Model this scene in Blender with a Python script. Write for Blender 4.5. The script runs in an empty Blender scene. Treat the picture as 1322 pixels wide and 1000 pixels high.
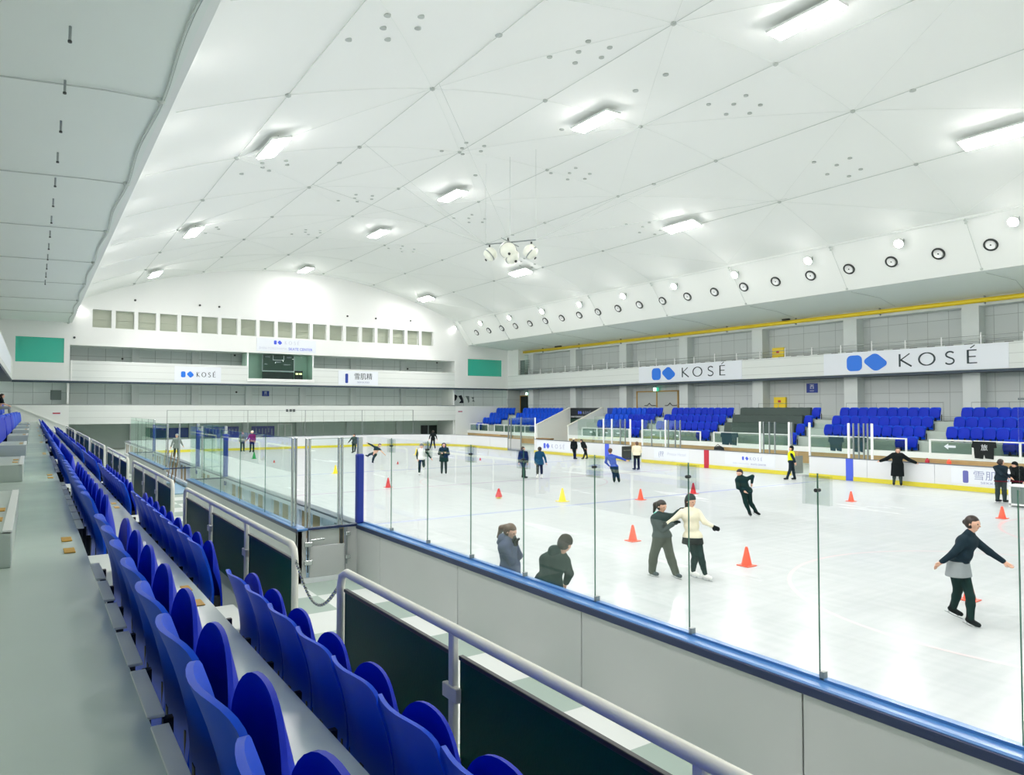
import bpy, math, random
import numpy as np
from mathutils import Vector, Matrix
random.seed(7)
C = bpy.context.scene.collection
R = math.radians
# ------------------------------------------------------------------ camera
F_PX, CAM_H = 917.0, 3.5
PITCH = math.atan(27 / F_PX)
YAW = math.atan((661 - 42) * math.cos(PITCH) / F_PX)
FW = np.array([math.sin(YAW) * math.cos(PITCH), math.cos(YAW) * math.cos(PITCH), math.sin(PITCH)])
RT = np.array([math.cos(YAW), -math.sin(YAW), 0.0])
UP = np.cross(RT, FW)
cd = bpy.data.cameras.new('camera')
cam = bpy.data.objects.new('camera', cd)
C.objects.link(cam)
cd.sensor_width = 36.0
cd.lens = F_PX / 1322 * 36.0
cd.clip_start, cd.clip_end = 0.05, 400
cam.matrix_world = Matrix(((RT[0], UP[0], -FW[0], 0), (RT[1], UP[1], -FW[1], 0), (RT[2], UP[2], -FW[2], CAM_H), (0, 0, 0, 1)))
sc = bpy.context.scene
sc.camera = cam
# ------------------------------------------------------------------ world, exposure, light strengths
sc.view_settings.view_transform = 'Standard'
sc.view_settings.look = 'None'
sc.view_settings.gamma = 1
sc.view_settings.use_curve_mapping = False
sc.view_settings.exposure = 0.66
w = bpy.data.worlds.new('world'); sc.world = w; w.use_nodes = True
w.node_tree.nodes['Background'].inputs[0].default_value = (0.85, 0.95, 0.9, 1)
w.node_tree.nodes['Background'].inputs[1].default_value = 0.6
LAMP_COL = (1.0, 0.94, 0.93)
LAMP_STRENGTH, SPOT_STRENGTH, BEAM_WATTS = 44.0, 75.0, 1350.0
sc.cycles.diffuse_bounces = 6
sc.cycles.max_bounces = 14
sc.cycles.transparent_max_bounces = 40
sc.cycles.transmission_bounces = 6
sc.cycles.caustics_reflective = False
sc.cycles.caustics_refractive = False
sc.cycles.sample_clamp_indirect = 6

# ------------------------------------------------------------------ calibration: the point of a known plane seen at a place of the survey photograph
def P(u, v, X=None, Y=None, Z=None):
    d = FW + RT * (u - 661) / F_PX - UP * (v - 500) / F_PX
    if X is not None: t = X / d[0]
    elif Y is not None: t = Y / d[1]
    else: t = (Z - CAM_H) / d[2]
    return d[0] * t, d[1] * t, CAM_H + d[2] * t
def vz(x): return 16.6 - .0126 * (x - 21.3) ** 2        # height of the vaulted roof lining at x

# ------------------------------------------------------------------ materials
MATS = {}
def rgb(r, g, b):
    f = lambda c: ((c / 255 + .055) / 1.055) ** 2.4 if c > 10 else c / 255 / 12.92
    return (f(r), f(g), f(b), 1)
def mat(name, col, rough=.5, metal=0.0, spec=.5, emit=None, estr=0, noise=None, bump=None, alpha=None, coat=0):
    m = bpy.data.materials.new(name); m.use_nodes = True
    nt = m.node_tree; b = nt.nodes['Principled BSDF']
    b.inputs['Base Color'].default_value = col
    b.inputs['Roughness'].default_value = rough
    b.inputs['Metallic'].default_value = metal
    b.inputs['Specular IOR Level'].default_value = spec
    if coat: b.inputs['Coat Weight'].default_value = coat
    if emit:
        b.inputs['Emission Color'].default_value = (*emit[:3], 1); b.inputs['Emission Strength'].default_value = estr
    tc = nt.nodes.new('ShaderNodeTexCoord')
    if noise:      # (scale, amount): wear and unevenness of the surface's own colour
        n = nt.nodes.new('ShaderNodeTexNoise'); n.inputs['Scale'].default_value = noise[0]; n.inputs['Detail'].default_value = 6
        nt.links.new(tc.outputs['Object'], n.inputs['Vector'])
        mx = nt.nodes.new('ShaderNodeMix'); mx.data_type = 'RGBA'
        k = noise[1]
        mx.inputs[6].default_value = tuple(c * (1 - k) for c in col[:3]) + (1,)
        mx.inputs[7].default_value = tuple(min(1, c * (1 + k)) for c in col[:3]) + (1,)
        nt.links.new(n.outputs[0], mx.inputs[0]); nt.links.new(mx.outputs[2], b.inputs['Base Color'])
    if bump:       # (scale, strength)
        n2 = nt.nodes.new('ShaderNodeTexNoise'); n2.inputs['Scale'].default_value = bump[0]; n2.inputs['Detail'].default_value = 4
        nt.links.new(tc.outputs['Object'], n2.inputs['Vector'])
        bp = nt.nodes.new('ShaderNodeBump'); bp.inputs['Strength'].default_value = bump[1]; bp.inputs['Distance'].default_value = .01
        nt.links.new(n2.outputs[0], bp.inputs['Height']); nt.links.new(bp.outputs[0], b.inputs['Normal'])
    MATS[name] = m
    return m
def brick_mat(name, col, mortar, w_, h_, msize=.012, rough=.6, axis='x', off=0.0, c2=None):
    """panels or tiles with thin joints; axis = which way the wall runs"""
    m = mat(name, col, rough); nt = m.node_tree; b = nt.nodes['Principled BSDF']
    geo = nt.nodes.new('ShaderNodeNewGeometry'); sep = nt.nodes.new('ShaderNodeSeparateXYZ'); cmb = nt.nodes.new('ShaderNodeCombineXYZ')
    nt.links.new(geo.outputs['Position'], sep.inputs[0])
    a, c = {'x': (0, 2), 'y': (1, 2), 'z': (0, 1)}[axis]
    nt.links.new(sep.outputs[a], cmb.inputs[0]); nt.links.new(sep.outputs[c], cmb.inputs[1])
    br = nt.nodes.new('ShaderNodeTexBrick'); nt.links.new(cmb.outputs[0], br.inputs['Vector'])
    br.offset = off; br.inputs['Scale'].default_value = 1.0
    br.inputs['Color1'].default_value = col; br.inputs['Color2'].default_value = c2 or tuple(x * .96 for x in col[:3]) + (1,)
    br.inputs['Mortar'].default_value = mortar
    br.inputs['Mortar Size'].default_value = msize; br.inputs['Brick Width'].default_value = w_; br.inputs['Row Height'].default_value = h_
    nt.links.new(br.outputs['Color'], b.inputs['Base Color'])
    return m
def glass_mat(name, tint, refl=.06, rough=0.0):
    m = bpy.data.materials.new(name); m.use_nodes = True; nt = m.node_tree; nt.nodes.clear()
    out = nt.nodes.new('ShaderNodeOutputMaterial'); tr = nt.nodes.new('ShaderNodeBsdfTransparent'); gl = nt.nodes.new('ShaderNodeBsdfGlossy')
    tr.inputs[0].default_value = tint; gl.inputs['Roughness'].default_value = rough; gl.inputs[0].default_value = (.9, 1, .95, 1)
    lw = nt.nodes.new('ShaderNodeFresnel'); lw.inputs[0].default_value = 1.45
    mu = nt.nodes.new('ShaderNodeMath'); mu.operation = 'MULTIPLY_ADD'; mu.inputs[1].default_value = refl * 10; mu.inputs[2].default_value = 0; mu.use_clamp = True
    mx = nt.nodes.new('ShaderNodeMixShader')
    nt.links.new(lw.outputs[0], mu.inputs[0]); nt.links.new(mu.outputs[0], mx.inputs[0])
    nt.links.new(tr.outputs[0], mx.inputs[1]); nt.links.new(gl.outputs[0], mx.inputs[2]); nt.links.new(mx.outputs[0], out.inputs[0])
    MATS[name] = m
    return m
M = MATS
mat('roof_lining', rgb(236, 240, 236), .75, noise=(.25, .015))
mat('soffit_lining', rgb(232, 240, 234), .7, noise=(.3, .02))
mat('white_paint', rgb(236, 239, 236), .6, noise=(.6, .015))
mat('white_metal', rgb(244, 246, 245), .35)
mat('grey_metal', rgb(150, 158, 156), .35, metal=.6)
mat('steel', rgb(190, 196, 194), .25, metal=.9)
mat('dark_metal', rgb(50, 56, 54), .45)
mat('cable', rgb(196, 204, 198), .6)
mat('seam', rgb(222, 228, 223), .7)
brick_mat('fascia', rgb(222, 228, 224), rgb(185, 192, 188), 60, .55, .012, .6, 'x')
brick_mat('panel_far', rgb(222, 230, 228), rgb(135, 146, 142), 1.3, 1.6, .012, .65, 'x')
brick_mat('panel_right', rgb(200, 207, 205), rgb(145, 153, 150), 1.25, 1.5, .012, .65, 'y')
mat('column', rgb(212, 219, 217), .6)
mat('recess_dark', rgb(205, 218, 211), .7)
mat('edge_navy', rgb(48, 66, 80), .5)
mat('vent_louvre', rgb(196, 203, 186), .6)
mat('yellow', rgb(244, 214, 40), .4)
mat('teal_glass', rgb(60, 190, 165), .05, spec=.8)
mat('booth_glass_back', rgb(176, 208, 192), .3)
mat('board_white', rgb(224, 228, 230), .35, noise=(1.5, .01))
mat('board_outer', rgb(188, 191, 190), .45, noise=(1.2, .03))
mat('kick_yellow', rgb(228, 214, 60), .45)
mat('ledge_blue', rgb(72, 124, 182), .3, coat=.3)
mat('ledge_dark', rgb(22, 40, 80), .4)
mat('ledge_grey', rgb(92, 102, 112), .4)
mat('pad_blue', rgb(24, 50, 150), .5)
mat('seat_blue', rgb(0, 74, 212), .42, spec=.2)
mat('seat_pan_blue', rgb(0, 42, 188), .45, spec=.2)
mat('black_plastic', rgb(14, 20, 24), .5)
mat('rail_white', rgb(236, 236, 224), .5, spec=.2)
mat('panel_green', rgb(0, 76, 60), .45, spec=.15, bump=(60, .1))
mat('panel_grey', rgb(112, 128, 124), .3)
mat('concrete', rgb(180, 192, 184), .55, noise=(2.0, .06))
mat('step_white', rgb(226, 231, 226), .5)
mat('tan', rgb(176, 150, 104), .6, noise=(3, .15))
mat('brown', rgb(120, 92, 50), .6, noise=(3, .2))
mat('cover_grey', rgb(70, 84, 80), .8)
mat('sign_white', rgb(228, 234, 240), .45)
mat('logo_blue', rgb(24, 116, 226), .45)
mat('logo_blue2', rgb(70, 96, 220), .45)
mat('ink', rgb(40, 58, 64), .5)
mat('ink_soft', rgb(150, 160, 190), .5)
mat('ink_pale', rgb(200, 206, 220), .5)
mat('navy_sign', rgb(30, 60, 150), .5)
mat('black_sign', rgb(20, 28, 36), .5)
mat('violet', rgb(96, 100, 170), .5)
mat('exit_green', rgb(10, 140, 90), .4, emit=(.05, .5, .3), estr=.7)
mat('exit_lit', rgb(230, 255, 240), .4, emit=(.9, 1, .95), estr=2.5)
mat('red', rgb(190, 40, 60), .5)
mat('cone_orange', rgb(255, 98, 70), .45)
mat('cone_red', rgb(206, 34, 46), .45)
mat('cone_yellow', rgb(250, 220, 40), .45)
mat('cone_green', rgb(20, 150, 70), .45)
mat('cone_band', rgb(252, 150, 130), .45)
mat('skin', rgb(222, 176, 150), .5)
mat('hair', rgb(44, 34, 28), .5)
mat('hair_brown', rgb(88, 62, 40), .5)
mat('eye', rgb(20, 16, 14), .3)
mat('lips', rgb(170, 90, 80), .5)
mat('amber', rgb(196, 150, 40), .5)
mat('door_frame_gold', rgb(178, 142, 70), .5)
mat('door_dark', rgb(14, 34, 32), .25)
mat('door_grey', rgb(184, 190, 186), .5)
mat('lamp_housing', rgb(225, 230, 226), .4)
mat('lamp_glow', rgb(255, 255, 255), .4, emit=LAMP_COL, estr=LAMP_STRENGTH)
mat('spot_glow', rgb(255, 255, 255), .4, emit=LAMP_COL, estr=SPOT_STRENGTH)
mat('screen_dark', rgb(28, 62, 50), .3)
mat('digits', rgb(230, 240, 150), .4, emit=(.85, 1, .4), estr=1.2)
mat('speaker_shell', rgb(226, 230, 216), .4)
mat('mat_blue', rgb(150, 190, 215), .4)
mat('blush', rgb(225, 205, 190), .6)
glass_mat('glass', (.985, .995, .99, 1), .012)
glass_mat('glass_green', (.94, .98, .965, 1), .025)
glass_mat('clamp_glass', (.90, .92, .91, 1), .012)
glass_mat('panel_clear', (.66, .74, .71, 1), .05)
mat('glass_edge', rgb(70, 120, 100), .2)
mat('clamp_clear', rgb(200, 208, 208), .3)
def cloth(name, r, g, b, bump=(90, .25), rough=.85): return mat('cloth_' + name, rgb(r, g, b), rough, bump=bump, spec=.2)
# ice: glossy, with skate scratches and snow dust that belong to the surface
def ice():
    m = mat('ice', rgb(236, 241, 241), .25, spec=.2); nt = m.node_tree; b = nt.nodes['Principled BSDF']
    tc = nt.nodes.new('ShaderNodeTexCoord')
    def noise(sc_, rot, sx, sy, det=6):
        mp = nt.nodes.new('ShaderNodeMapping'); mp.inputs['Scale'].default_value = (sx, sy, 1); mp.inputs['Rotation'].default_value = (0, 0, rot)
        n = nt.nodes.new('ShaderNodeTexNoise'); n.inputs['Scale'].default_value = sc_; n.inputs['Detail'].default_value = det
        nt.links.new(tc.outputs['Object'], mp.inputs[0]); nt.links.new(mp.outputs[0], n.inputs['Vector']); return n
    n1 = noise(.5, .4, 1, .25); n2 = noise(6, .9, 1, .08, 8); n3 = noise(6, -.5, .08, 1, 8)
    r = nt.nodes.new('ShaderNodeMapRange'); r.inputs[1].default_value = .35; r.inputs[2].default_value = .7; r.inputs[3].default_value = .08; r.inputs[4].default_value = .3
    nt.links.new(n1.outputs[0], r.inputs[0])
    add = nt.nodes.new('ShaderNodeMath'); add.operation = 'ADD'; nt.links.new(n2.outputs[0], add.inputs[0]); nt.links.new(n3.outputs[0], add.inputs[1])
    bp = nt.nodes.new('ShaderNodeBump'); bp.inputs['Strength'].default_value = .06; bp.inputs['Distance'].default_value = .01
    nt.links.new(add.outputs[0], bp.inputs['Height'])
    r2 = nt.nodes.new('ShaderNodeMapRange'); r2.inputs[1].default_value = .8; r2.inputs[2].default_value = 1.25; nt.links.new(add.outputs[0], r2.inputs[0])
    mx = nt.nodes.new('ShaderNodeMix'); mx.data_type = 'RGBA'; mx.inputs[6].default_value = rgb(187, 193, 194); mx.inputs[7].default_value = rgb(195, 200, 201)
    nt.links.new(r2.outputs[0], mx.inputs[0])
    df = nt.nodes.new('ShaderNodeBsdfDiffuse'); gl = nt.nodes.new('ShaderNodeBsdfGlossy'); fr = nt.nodes.new('ShaderNodeFresnel'); fr.inputs[0].default_value = 1.31
    k = nt.nodes.new('ShaderNodeMath'); k.operation = 'MULTIPLY'; k.inputs[1].default_value = .42; ms = nt.nodes.new('ShaderNodeMixShader')
    nt.links.new(mx.outputs[2], df.inputs[0]); nt.links.new(r.outputs[0], gl.inputs['Roughness']); nt.links.new(bp.outputs[0], gl.inputs['Normal'])
    nt.links.new(fr.outputs[0], k.inputs[0]); nt.links.new(k.outputs[0], ms.inputs[0]); nt.links.new(df.outputs[0], ms.inputs[1]); nt.links.new(gl.outputs[0], ms.inputs[2])
    nt.links.new(ms.outputs[0], nt.nodes['Material Output'].inputs['Surface']); nt.nodes.remove(b)
ice()
# glossy painted walkway of the stand
def floor_paint():
    m = mat('aisle_paint', rgb(200, 212, 203), .2, spec=.5); nt = m.node_tree; b = nt.nodes['Principled BSDF']
    tc = nt.nodes.new('ShaderNodeTexCoord'); n = nt.nodes.new('ShaderNodeTexNoise'); n.inputs['Scale'].default_value = 1.1; n.inputs['Detail'].default_value = 5
    nt.links.new(tc.outputs['Object'], n.inputs['Vector'])
    r = nt.nodes.new('ShaderNodeMapRange'); r.inputs[3].default_value = .08; r.inputs[4].default_value = .3; nt.links.new(n.outputs[0], r.inputs[0]); nt.links.new(r.outputs[0], b.inputs['Roughness'])
    mx = nt.nodes.new('ShaderNodeMix'); mx.data_type = 'RGBA'; mx.inputs[6].default_value = rgb(192, 208, 197); mx.inputs[7].default_value = rgb(202, 215, 206)
    nt.links.new(n.outputs[0], mx.inputs[0]); nt.links.new(mx.outputs[2], b.inputs['Base Color'])
floor_paint()
def checker():
    m = mat('walk_tiles', rgb(150, 165, 158), .45); nt = m.node_tree; b = nt.nodes['Principled BSDF']
    geo = nt.nodes.new('ShaderNodeNewGeometry'); mp = nt.nodes.new('ShaderNodeMapping'); mp.inputs['Location'].default_value = (-.07, .05, .5)
    mp.inputs['Scale'].default_value = (1 / 1.1, 1 / 1.1, 0)
    ch = nt.nodes.new('ShaderNodeTexChecker'); ch.inputs['Scale'].default_value = 1
    ch.inputs['Color1'].default_value = rgb(214, 220, 216); ch.inputs['Color2'].default_value = rgb(158, 176, 166)
    nt.links.new(geo.outputs['Position'], mp.inputs[0]); nt.links.new(mp.outputs[0], ch.inputs['Vector']); nt.links.new(ch.outputs[0], b.inputs['Base Color'])
checker()

# ------------------------------------------------------------------ mesh helpers
class MB:
    def __init__(s): s.v, s.f, s.smooth = [], [], False
    def add(s, vs, fs):
        o = len(s.v); s.v += [tuple(map(float, p)) for p in vs]; s.f += [tuple(o + i for i in f) for f in fs]; return s
    def box(s, x0, x1, y0, y1, z0, z1, bev=0):
        x0, x1 = sorted((x0, x1)); y0, y1 = sorted((y0, y1)); z0, z1 = sorted((z0, z1))
        if bev:
            b = min(bev, (x1 - x0) / 3, (y1 - y0) / 3, (z1 - z0) / 3); vs = []
            for x, sx in ((x0, 1), (x1, -1)):
                for y, sy in ((y0, 1), (y1, -1)):
                    for z, sz in ((z0, 1), (z1, -1)):
                        vs += [(x, y + sy * b, z + sz * b), (x + sx * b, y, z + sz * b), (x + sx * b, y + sy * b, z)]
            idx = lambda ix, iy, iz, k: (ix * 4 + iy * 2 + iz) * 3 + k
            fs = []
            for ix in (0, 1):
                q = [idx(ix, 0, 0, 0), idx(ix, 1, 0, 0), idx(ix, 1, 1, 0), idx(ix, 0, 1, 0)]; fs.append(q[::-1] if ix == 0 else q)
                q = [idx(0, ix, 0, 1), idx(0, ix, 1, 1), idx(1, ix, 1, 1), idx(1, ix, 0, 1)]; fs.append(q[::-1] if ix == 0 else q)
                q = [idx(0, 0, ix, 2), idx(1, 0, ix, 2), idx(1, 1, ix, 2), idx(0, 1, ix, 2)]; fs.append(q[::-1] if ix == 0 else q)
            for a in (0, 1):
                for c in (0, 1):
                    fs.append([idx(0, a, c, 1), idx(1, a, c, 1), idx(1, a, c, 2), idx(0, a, c, 2)])
                    fs.append([idx(a, 0, c, 0), idx(a, 1, c, 0), idx(a, 1, c, 2), idx(a, 0, c, 2)])
                    fs.append([idx(a, c, 0, 0), idx(a, c, 1, 0), idx(a, c, 1, 1), idx(a, c, 0, 1)])
                    for d in (0, 1): fs.append([idx(a, c, d, 0), idx(a, c, d, 1), idx(a, c, d, 2)])
            return s.add(vs, fs)
        return s.add([(x0, y0, z0), (x1, y0, z0), (x1, y1, z0), (x0, y1, z0), (x0, y0, z1), (x1, y0, z1), (x1, y1, z1), (x0, y1, z1)],
                     [(3, 2, 1, 0), (4, 5, 6, 7), (0, 1, 5, 4), (1, 2, 6, 5), (2, 3, 7, 6), (3, 0, 4, 7)])
    def tube(s, pts, r, n=8, r2=None, cap=True):
        pts = [Vector(p) for p in pts]; o = len(s.v); m = len(pts); rr = [r + ((r2 if r2 is not None else r) - r) * i / max(1, m - 1) for i in range(m)]
        prev = None
        for i, p in enumerate(pts):
            t = (pts[min(i + 1, m - 1)] - pts[max(i - 1, 0)]).normalized()
            a = (Vector((0, 0, 1)) if abs(t.z) < .9 else Vector((1, 0, 0))) if prev is None else prev
            x = (a - t * a.dot(t)).normalized(); prev = x; y = t.cross(x)
            for k in range(n):
                an = 2 * math.pi * k / n; s.v.append(tuple(p + (x * math.cos(an) + y * math.sin(an)) * rr[i]))
        for i in range(m - 1):
            for k in range(n): s.f.append((o + i * n + k, o + i * n + (k + 1) % n, o + (i + 1) * n + (k + 1) % n, o + (i + 1) * n + k))
        if cap:
            s.f.append(tuple(o + k for k in range(n))[::-1]); s.f.append(tuple(o + (m - 1) * n + k for k in range(n)))
        return s
    def lathe(s, prof, n=24, c=(0, 0, 0), axis=None):
        o = len(s.v); ax = Vector(axis or (0, 0, 1)).normalized(); a = Vector((1, 0, 0)) if abs(ax.x) < .9 else Vector((0, 1, 0))
        x = (a - ax * a.dot(ax)).normalized(); y = ax.cross(x); c = Vector(c)
        for r, h in prof:
            for k in range(n):
                an = 2 * math.pi * k / n; s.v.append(tuple(c + ax * h + (x * math.cos(an) + y * math.sin(an)) * r))
        for i in range(len(prof) - 1):
            for k in range(n): s.f.append((o + i * n + k, o + i * n + (k + 1) % n, o + (i + 1) * n + (k + 1) % n, o + (i + 1) * n + k))
        s.f.append(tuple(o + k for k in range(n))[::-1]); s.f.append(tuple(o + (len(prof) - 1) * n + k for k in range(n)))
        return s
    def prism(s, poly, ext, fn):
        """poly 2D, extruded 0..ext, fn(a, b, e) -> 3D"""
        n = len(poly); s.add([fn(a, b, 0) for a, b in poly] + [fn(a, b, ext) for a, b in poly],
              [tuple(range(n))[::-1], tuple(range(n, 2 * n))] + [(i, (i + 1) % n, n + (i + 1) % n, n + i) for i in range(n)]); return s
    def build(s, name, m, parent=None, smooth=None, base=True, kind=None, world=True):
        me = bpy.data.meshes.new(name)
        vs = s.v
        o = bpy.data.objects.new(name, me)
        if parent is None and base:
            a = np.array(vs); c = ((a[:, 0].min() + a[:, 0].max()) / 2, (a[:, 1].min() + a[:, 1].max()) / 2, a[:, 2].min())
            vs = [(x - c[0], y - c[1], z - c[2]) for x, y, z in vs]; o.location = c
        if parent is not None:
            o.parent = parent
            if world:
                q = Vector((0, 0, 0)); p = parent
                while p is not None: q += p.location; p = p.parent
                vs = [(x - q.x, y - q.y, z - q.z) for x, y, z in vs]
        me.from_pydata(vs, [], s.f)
        me.validate()
        import bmesh
        bm = bmesh.new(); bm.from_mesh(me); bmesh.ops.recalc_face_normals(bm, faces=bm.faces); bm.to_mesh(me); bm.free()
        me.materials.append(M[m] if isinstance(m, str) else m)
        if smooth or (smooth is None and s.smooth):
            me.shade_smooth()
        C.objects.link(o)
        if kind: o['kind'] = kind
        return o
def tag(o, label, cat, group=None):
    o['label'] = label; o['category'] = cat
    if group: o['group'] = group
    return o
def thing(name, label, cat, loc=(0, 0, 0), rz=0, group=None):
    o = bpy.data.objects.new(name, None); o.empty_display_size = .1; C.objects.link(o); o.location = loc; o.rotation_euler = (0, 0, rz)
    return tag(o, label, cat, group)
def box(name, m, x0, x1, y0, y1, z0, z1, parent=None, kind=None, bev=0, world=True): return MB().box(x0, x1, y0, y1, z0, z1, bev).build(name, m, parent, kind=kind, world=world)
def S(name, m, *a, **k): return box(name, m, *a, kind='structure', **k)
def copy_tree(o, parent=None):
    c = o.copy(); C.objects.link(c)
    if parent is not None: c.parent = parent
    for ch in list(o.children): copy_tree(ch, c)
    return c
def set_label(o, label, group=None):
    o['label'] = label
    if group: o['group'] = group
ORD = ['nearest', 'second', 'third', 'fourth', 'fifth', 'sixth', 'seventh', 'eighth', 'ninth', 'tenth', 'eleventh', 'twelfth', 'thirteenth', 'fourteenth', 'fifteenth', 'sixteenth', 'seventeenth', 'eighteenth', 'nineteenth', 'twentieth', 'twenty-first', 'twenty-second', 'twenty-third', 'twenty-fourth', 'twenty-fifth', 'twenty-sixth', 'twenty-seventh', 'twenty-eighth']
FIRST = ['first'] + ORD[1:]

# ---------------- lettering (meshes lie in the local XZ plane, front towards local -Y)
def ribbons(strokes, depth=.02):
    mb = MB()
    for pts, w0 in strokes:
        ws = w0 if isinstance(w0, (list, tuple)) else [w0] * len(pts)
        L, Rr = [], []
        n = len(pts); closed = pts[0] == pts[-1] and n > 3
        for i, (x, y) in enumerate(pts):
            a = pts[i - 1] if i > 0 else (pts[-2] if closed else pts[0]); b = pts[i + 1] if i < n - 1 else (pts[1] if closed else pts[-1])
            dx, dy = b[0] - a[0], b[1] - a[1]; l = math.hypot(dx, dy) or 1; nx, ny = -dy / l, dx / l; h = ws[i] / 2
            L.append((x + nx * h, y + ny * h)); Rr.append((x - nx * h, y - ny * h))
        for i in range(n - 1):
            mb.prism([L[i], L[i + 1], Rr[i + 1], Rr[i]], depth, lambda a, b, e: (a, -e, b))
    return mb
def arc(cx, cy, rx, ry, a0, a1, n=16): return [(cx + rx * math.cos(R(a0 + (a1 - a0) * i / n)), cy + ry * math.sin(R(a0 + (a1 - a0) * i / n))) for i in range(n + 1)]
def glyph(ch):      # unit height
    t, s_ = .10, .065
    if ch == 'K': return [([(.06, 0), (.06, 1)], .14), ([(.08, .5), (.5, 1)], s_ * 1.25), ([(.12, .52), (.58, 0)], t * 1.25)], .6
    if ch == 'O':
        o = arc(.42, .5, .40, .47, 0, 360, 32); return [(o, [t * (.75 + .62 * abs(math.cos(R(360 * i / 32)))) for i in range(33)])], .84
    if ch == 'S':
        p = arc(.27, .74, .19, .21, 30, 250, 12) + arc(.24, .25, .21, .23, 75, -150, 12); return [(p, .11)], .5
    if ch == 'E': return [([(.06, 0), (.06, 1)], .14), ([(.06, .965), (.46, .965)], .08), ([(.06, .5), (.42, .5)], .08), ([(.06, .035), (.48, .035)], .08)], .5
    if ch == 'É':
        g, w_ = glyph('E'); return g + [([(.18, 1.12), (.38, 1.32)], .07)], w_
def rrect(w_, h_, r, n=6):
    pts = []
    for cx, cy, a in ((w_ / 2 - r, h_ / 2 - r, 0), (-w_ / 2 + r, h_ / 2 - r, 90), (-w_ / 2 + r, -h_ / 2 + r, 180), (w_ / 2 - r, -h_ / 2 + r, 270)):
        pts += arc(cx, cy, r, r, a, a + 90, n)
    return pts
def put(mb, name, m, parent, loc, rz=0):
    o = mb.build(name, m, parent, world=False); q = Vector((0, 0, 0)); p = parent
    while p is not None: q += p.location; p = p.parent
    o.location = Vector(loc) - q; o.rotation_euler = (0, 0, rz); return o
def logo(parent, loc, rz, x1, x2, size, m='logo_blue', d=.02):
    mb = MB(); mb.prism([(a + x1, b) for a, b in rrect(size * .86, size * 1.25, size * .28)], d, lambda a, b, e: (a, -e, b))
    r = rrect(size * 1.0, size * 1.15, size * .28); c, s_ = math.cos(R(42)), math.sin(R(42))
    mb.prism([(a * c - b * s_ + x2, a * s_ + b * c) for a, b in r], d, lambda a, b, e: (a, -e, b))
    return put(mb, 'logo', m, parent, loc, rz)
def word(parent, loc, rz, chars, h, m='ink', d=.02, name='lettering'):
    """chars: list of (glyph, x of left edge, width)"""
    st = []
    for ch, x, w_ in chars:
        g, gw = glyph(ch)
        for pts, ww in g:
            k = w_ / gw; st.append(([(x + a * k, b * h) for a, b in pts], [v * h for v in ww] if isinstance(ww, (list, tuple)) else ww * h))
    return put(ribbons(st, d), name, m, parent, loc, rz)
def text(parent, loc, rz, body, h, m='ink', width=None, d=.006, name='lettering'):
    cu = bpy.data.curves.new('t', 'FONT'); cu.body = body; cu.size = h; cu.extrude = d; cu.align_x = 'CENTER'; cu.align_y = 'CENTER'; cu.resolution_u = 3
    to = bpy.data.objects.new('t', cu); C.objects.link(to); bpy.context.view_layer.update()
    me = bpy.data.meshes.new_from_object(to.evaluated_get(bpy.context.evaluated_depsgraph_get()))
    vs = [v.co.copy() for v in me.vertices]; fs = [tuple(p.vertices) for p in me.polygons]
    bpy.data.objects.remove(to); bpy.data.meshes.remove(me)
    if not vs: return None
    ww = max(v.x for v in vs) - min(v.x for v in vs); k = width / ww if width else 1
    return put(MB().add([(v.x * k, -v.z, v.y) for v in vs], fs), name, m, parent, loc, rz)
Y0, YF = -9.0, 68.0
# ------------------------------------------------------------------ the hall shell
S('floor', 'concrete', -3.2, 47.2, Y0, 72.6, -.3, -.02)
S('floor', 'walk_tiles', 2.12, 5.7, Y0, 61, -.02, 0.0)
S('floor', 'concrete', 33.1, 47, Y0, 72.4, -.02, 0.0)
S('floor', 'concrete', 2.45, 33.1, 62.2, 72.4, -.02, 0.0)
S('floor', 'aisle_paint', -.60, .34, Y0, YF, 2.2, 2.46)
S('floor', 'aisle_paint', -1.45, -.60, Y0, YF, 2.2, 2.46)
S('floor', 'aisle_paint', .34, 1.21, Y0, 60.5, 1.7, 1.95)
S('floor', 'concrete', 1.21, 2.05, Y0, 60.5, 1.2, 1.44)
S('floor', 'concrete', -2.3, -1.45, Y0, YF, 2.2, 2.97)
S('floor', 'concrete', -3.1, -2.3, Y0, YF, 2.2, 3.48)
S('trim_1', 'step_white', 2.05, 2.12, Y0, 60.5, 0, 1.44)
# the long vaulted roof lining
def vault():
    mb = MB(); xs = [2.57 + (38.2 - 2.57) * i / 60 for i in range(61)]
    vs = []; fs = []
    for j, y in enumerate((Y0, YF)):
        for x in xs: vs.append((x, y, vz(x)))
    n = len(xs)
    for i in range(n - 1): fs.append((i, i + 1, n + i + 1, n + i))
    vs += [(x, y, z + .3) for x, y, z in vs]
    m_ = 2 * n
    for i in range(n - 1): fs.append((m_ + i, m_ + n + i, m_ + n + i + 1, m_ + i + 1))
    mb.add(vs, fs); return mb
ceiling = vault().build('ceiling', 'roof_lining', smooth=True, base=False); ceiling['kind'] = 'structure'
def strip(name, m, prof, y0=Y0, y1=YF):
    """thick sheet along Y with the XZ profile prof"""
    mb = MB(); n = len(prof)
    vs = [(x, y0, z) for x, z in prof] + [(x, y1, z) for x, z in prof]
    mb.add(vs, [(i, i + 1, n + i + 1, n + i) for i in range(n - 1)]); o = mb.build(name, m); o['kind'] = 'structure'; return o
def slab(name, m, poly, y0=Y0, y1=YF):
    o = MB().prism(poly, y1 - y0, lambda a, b, e: (a, y0 + e, b)).build(name, m, kind='structure'); return o
slab('ceiling', 'roof_lining', [(38.2, 12.97), (40.0, 10.5), (40.15, 10.5), (40.15, 13.4), (38.2, 13.4)])
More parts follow.
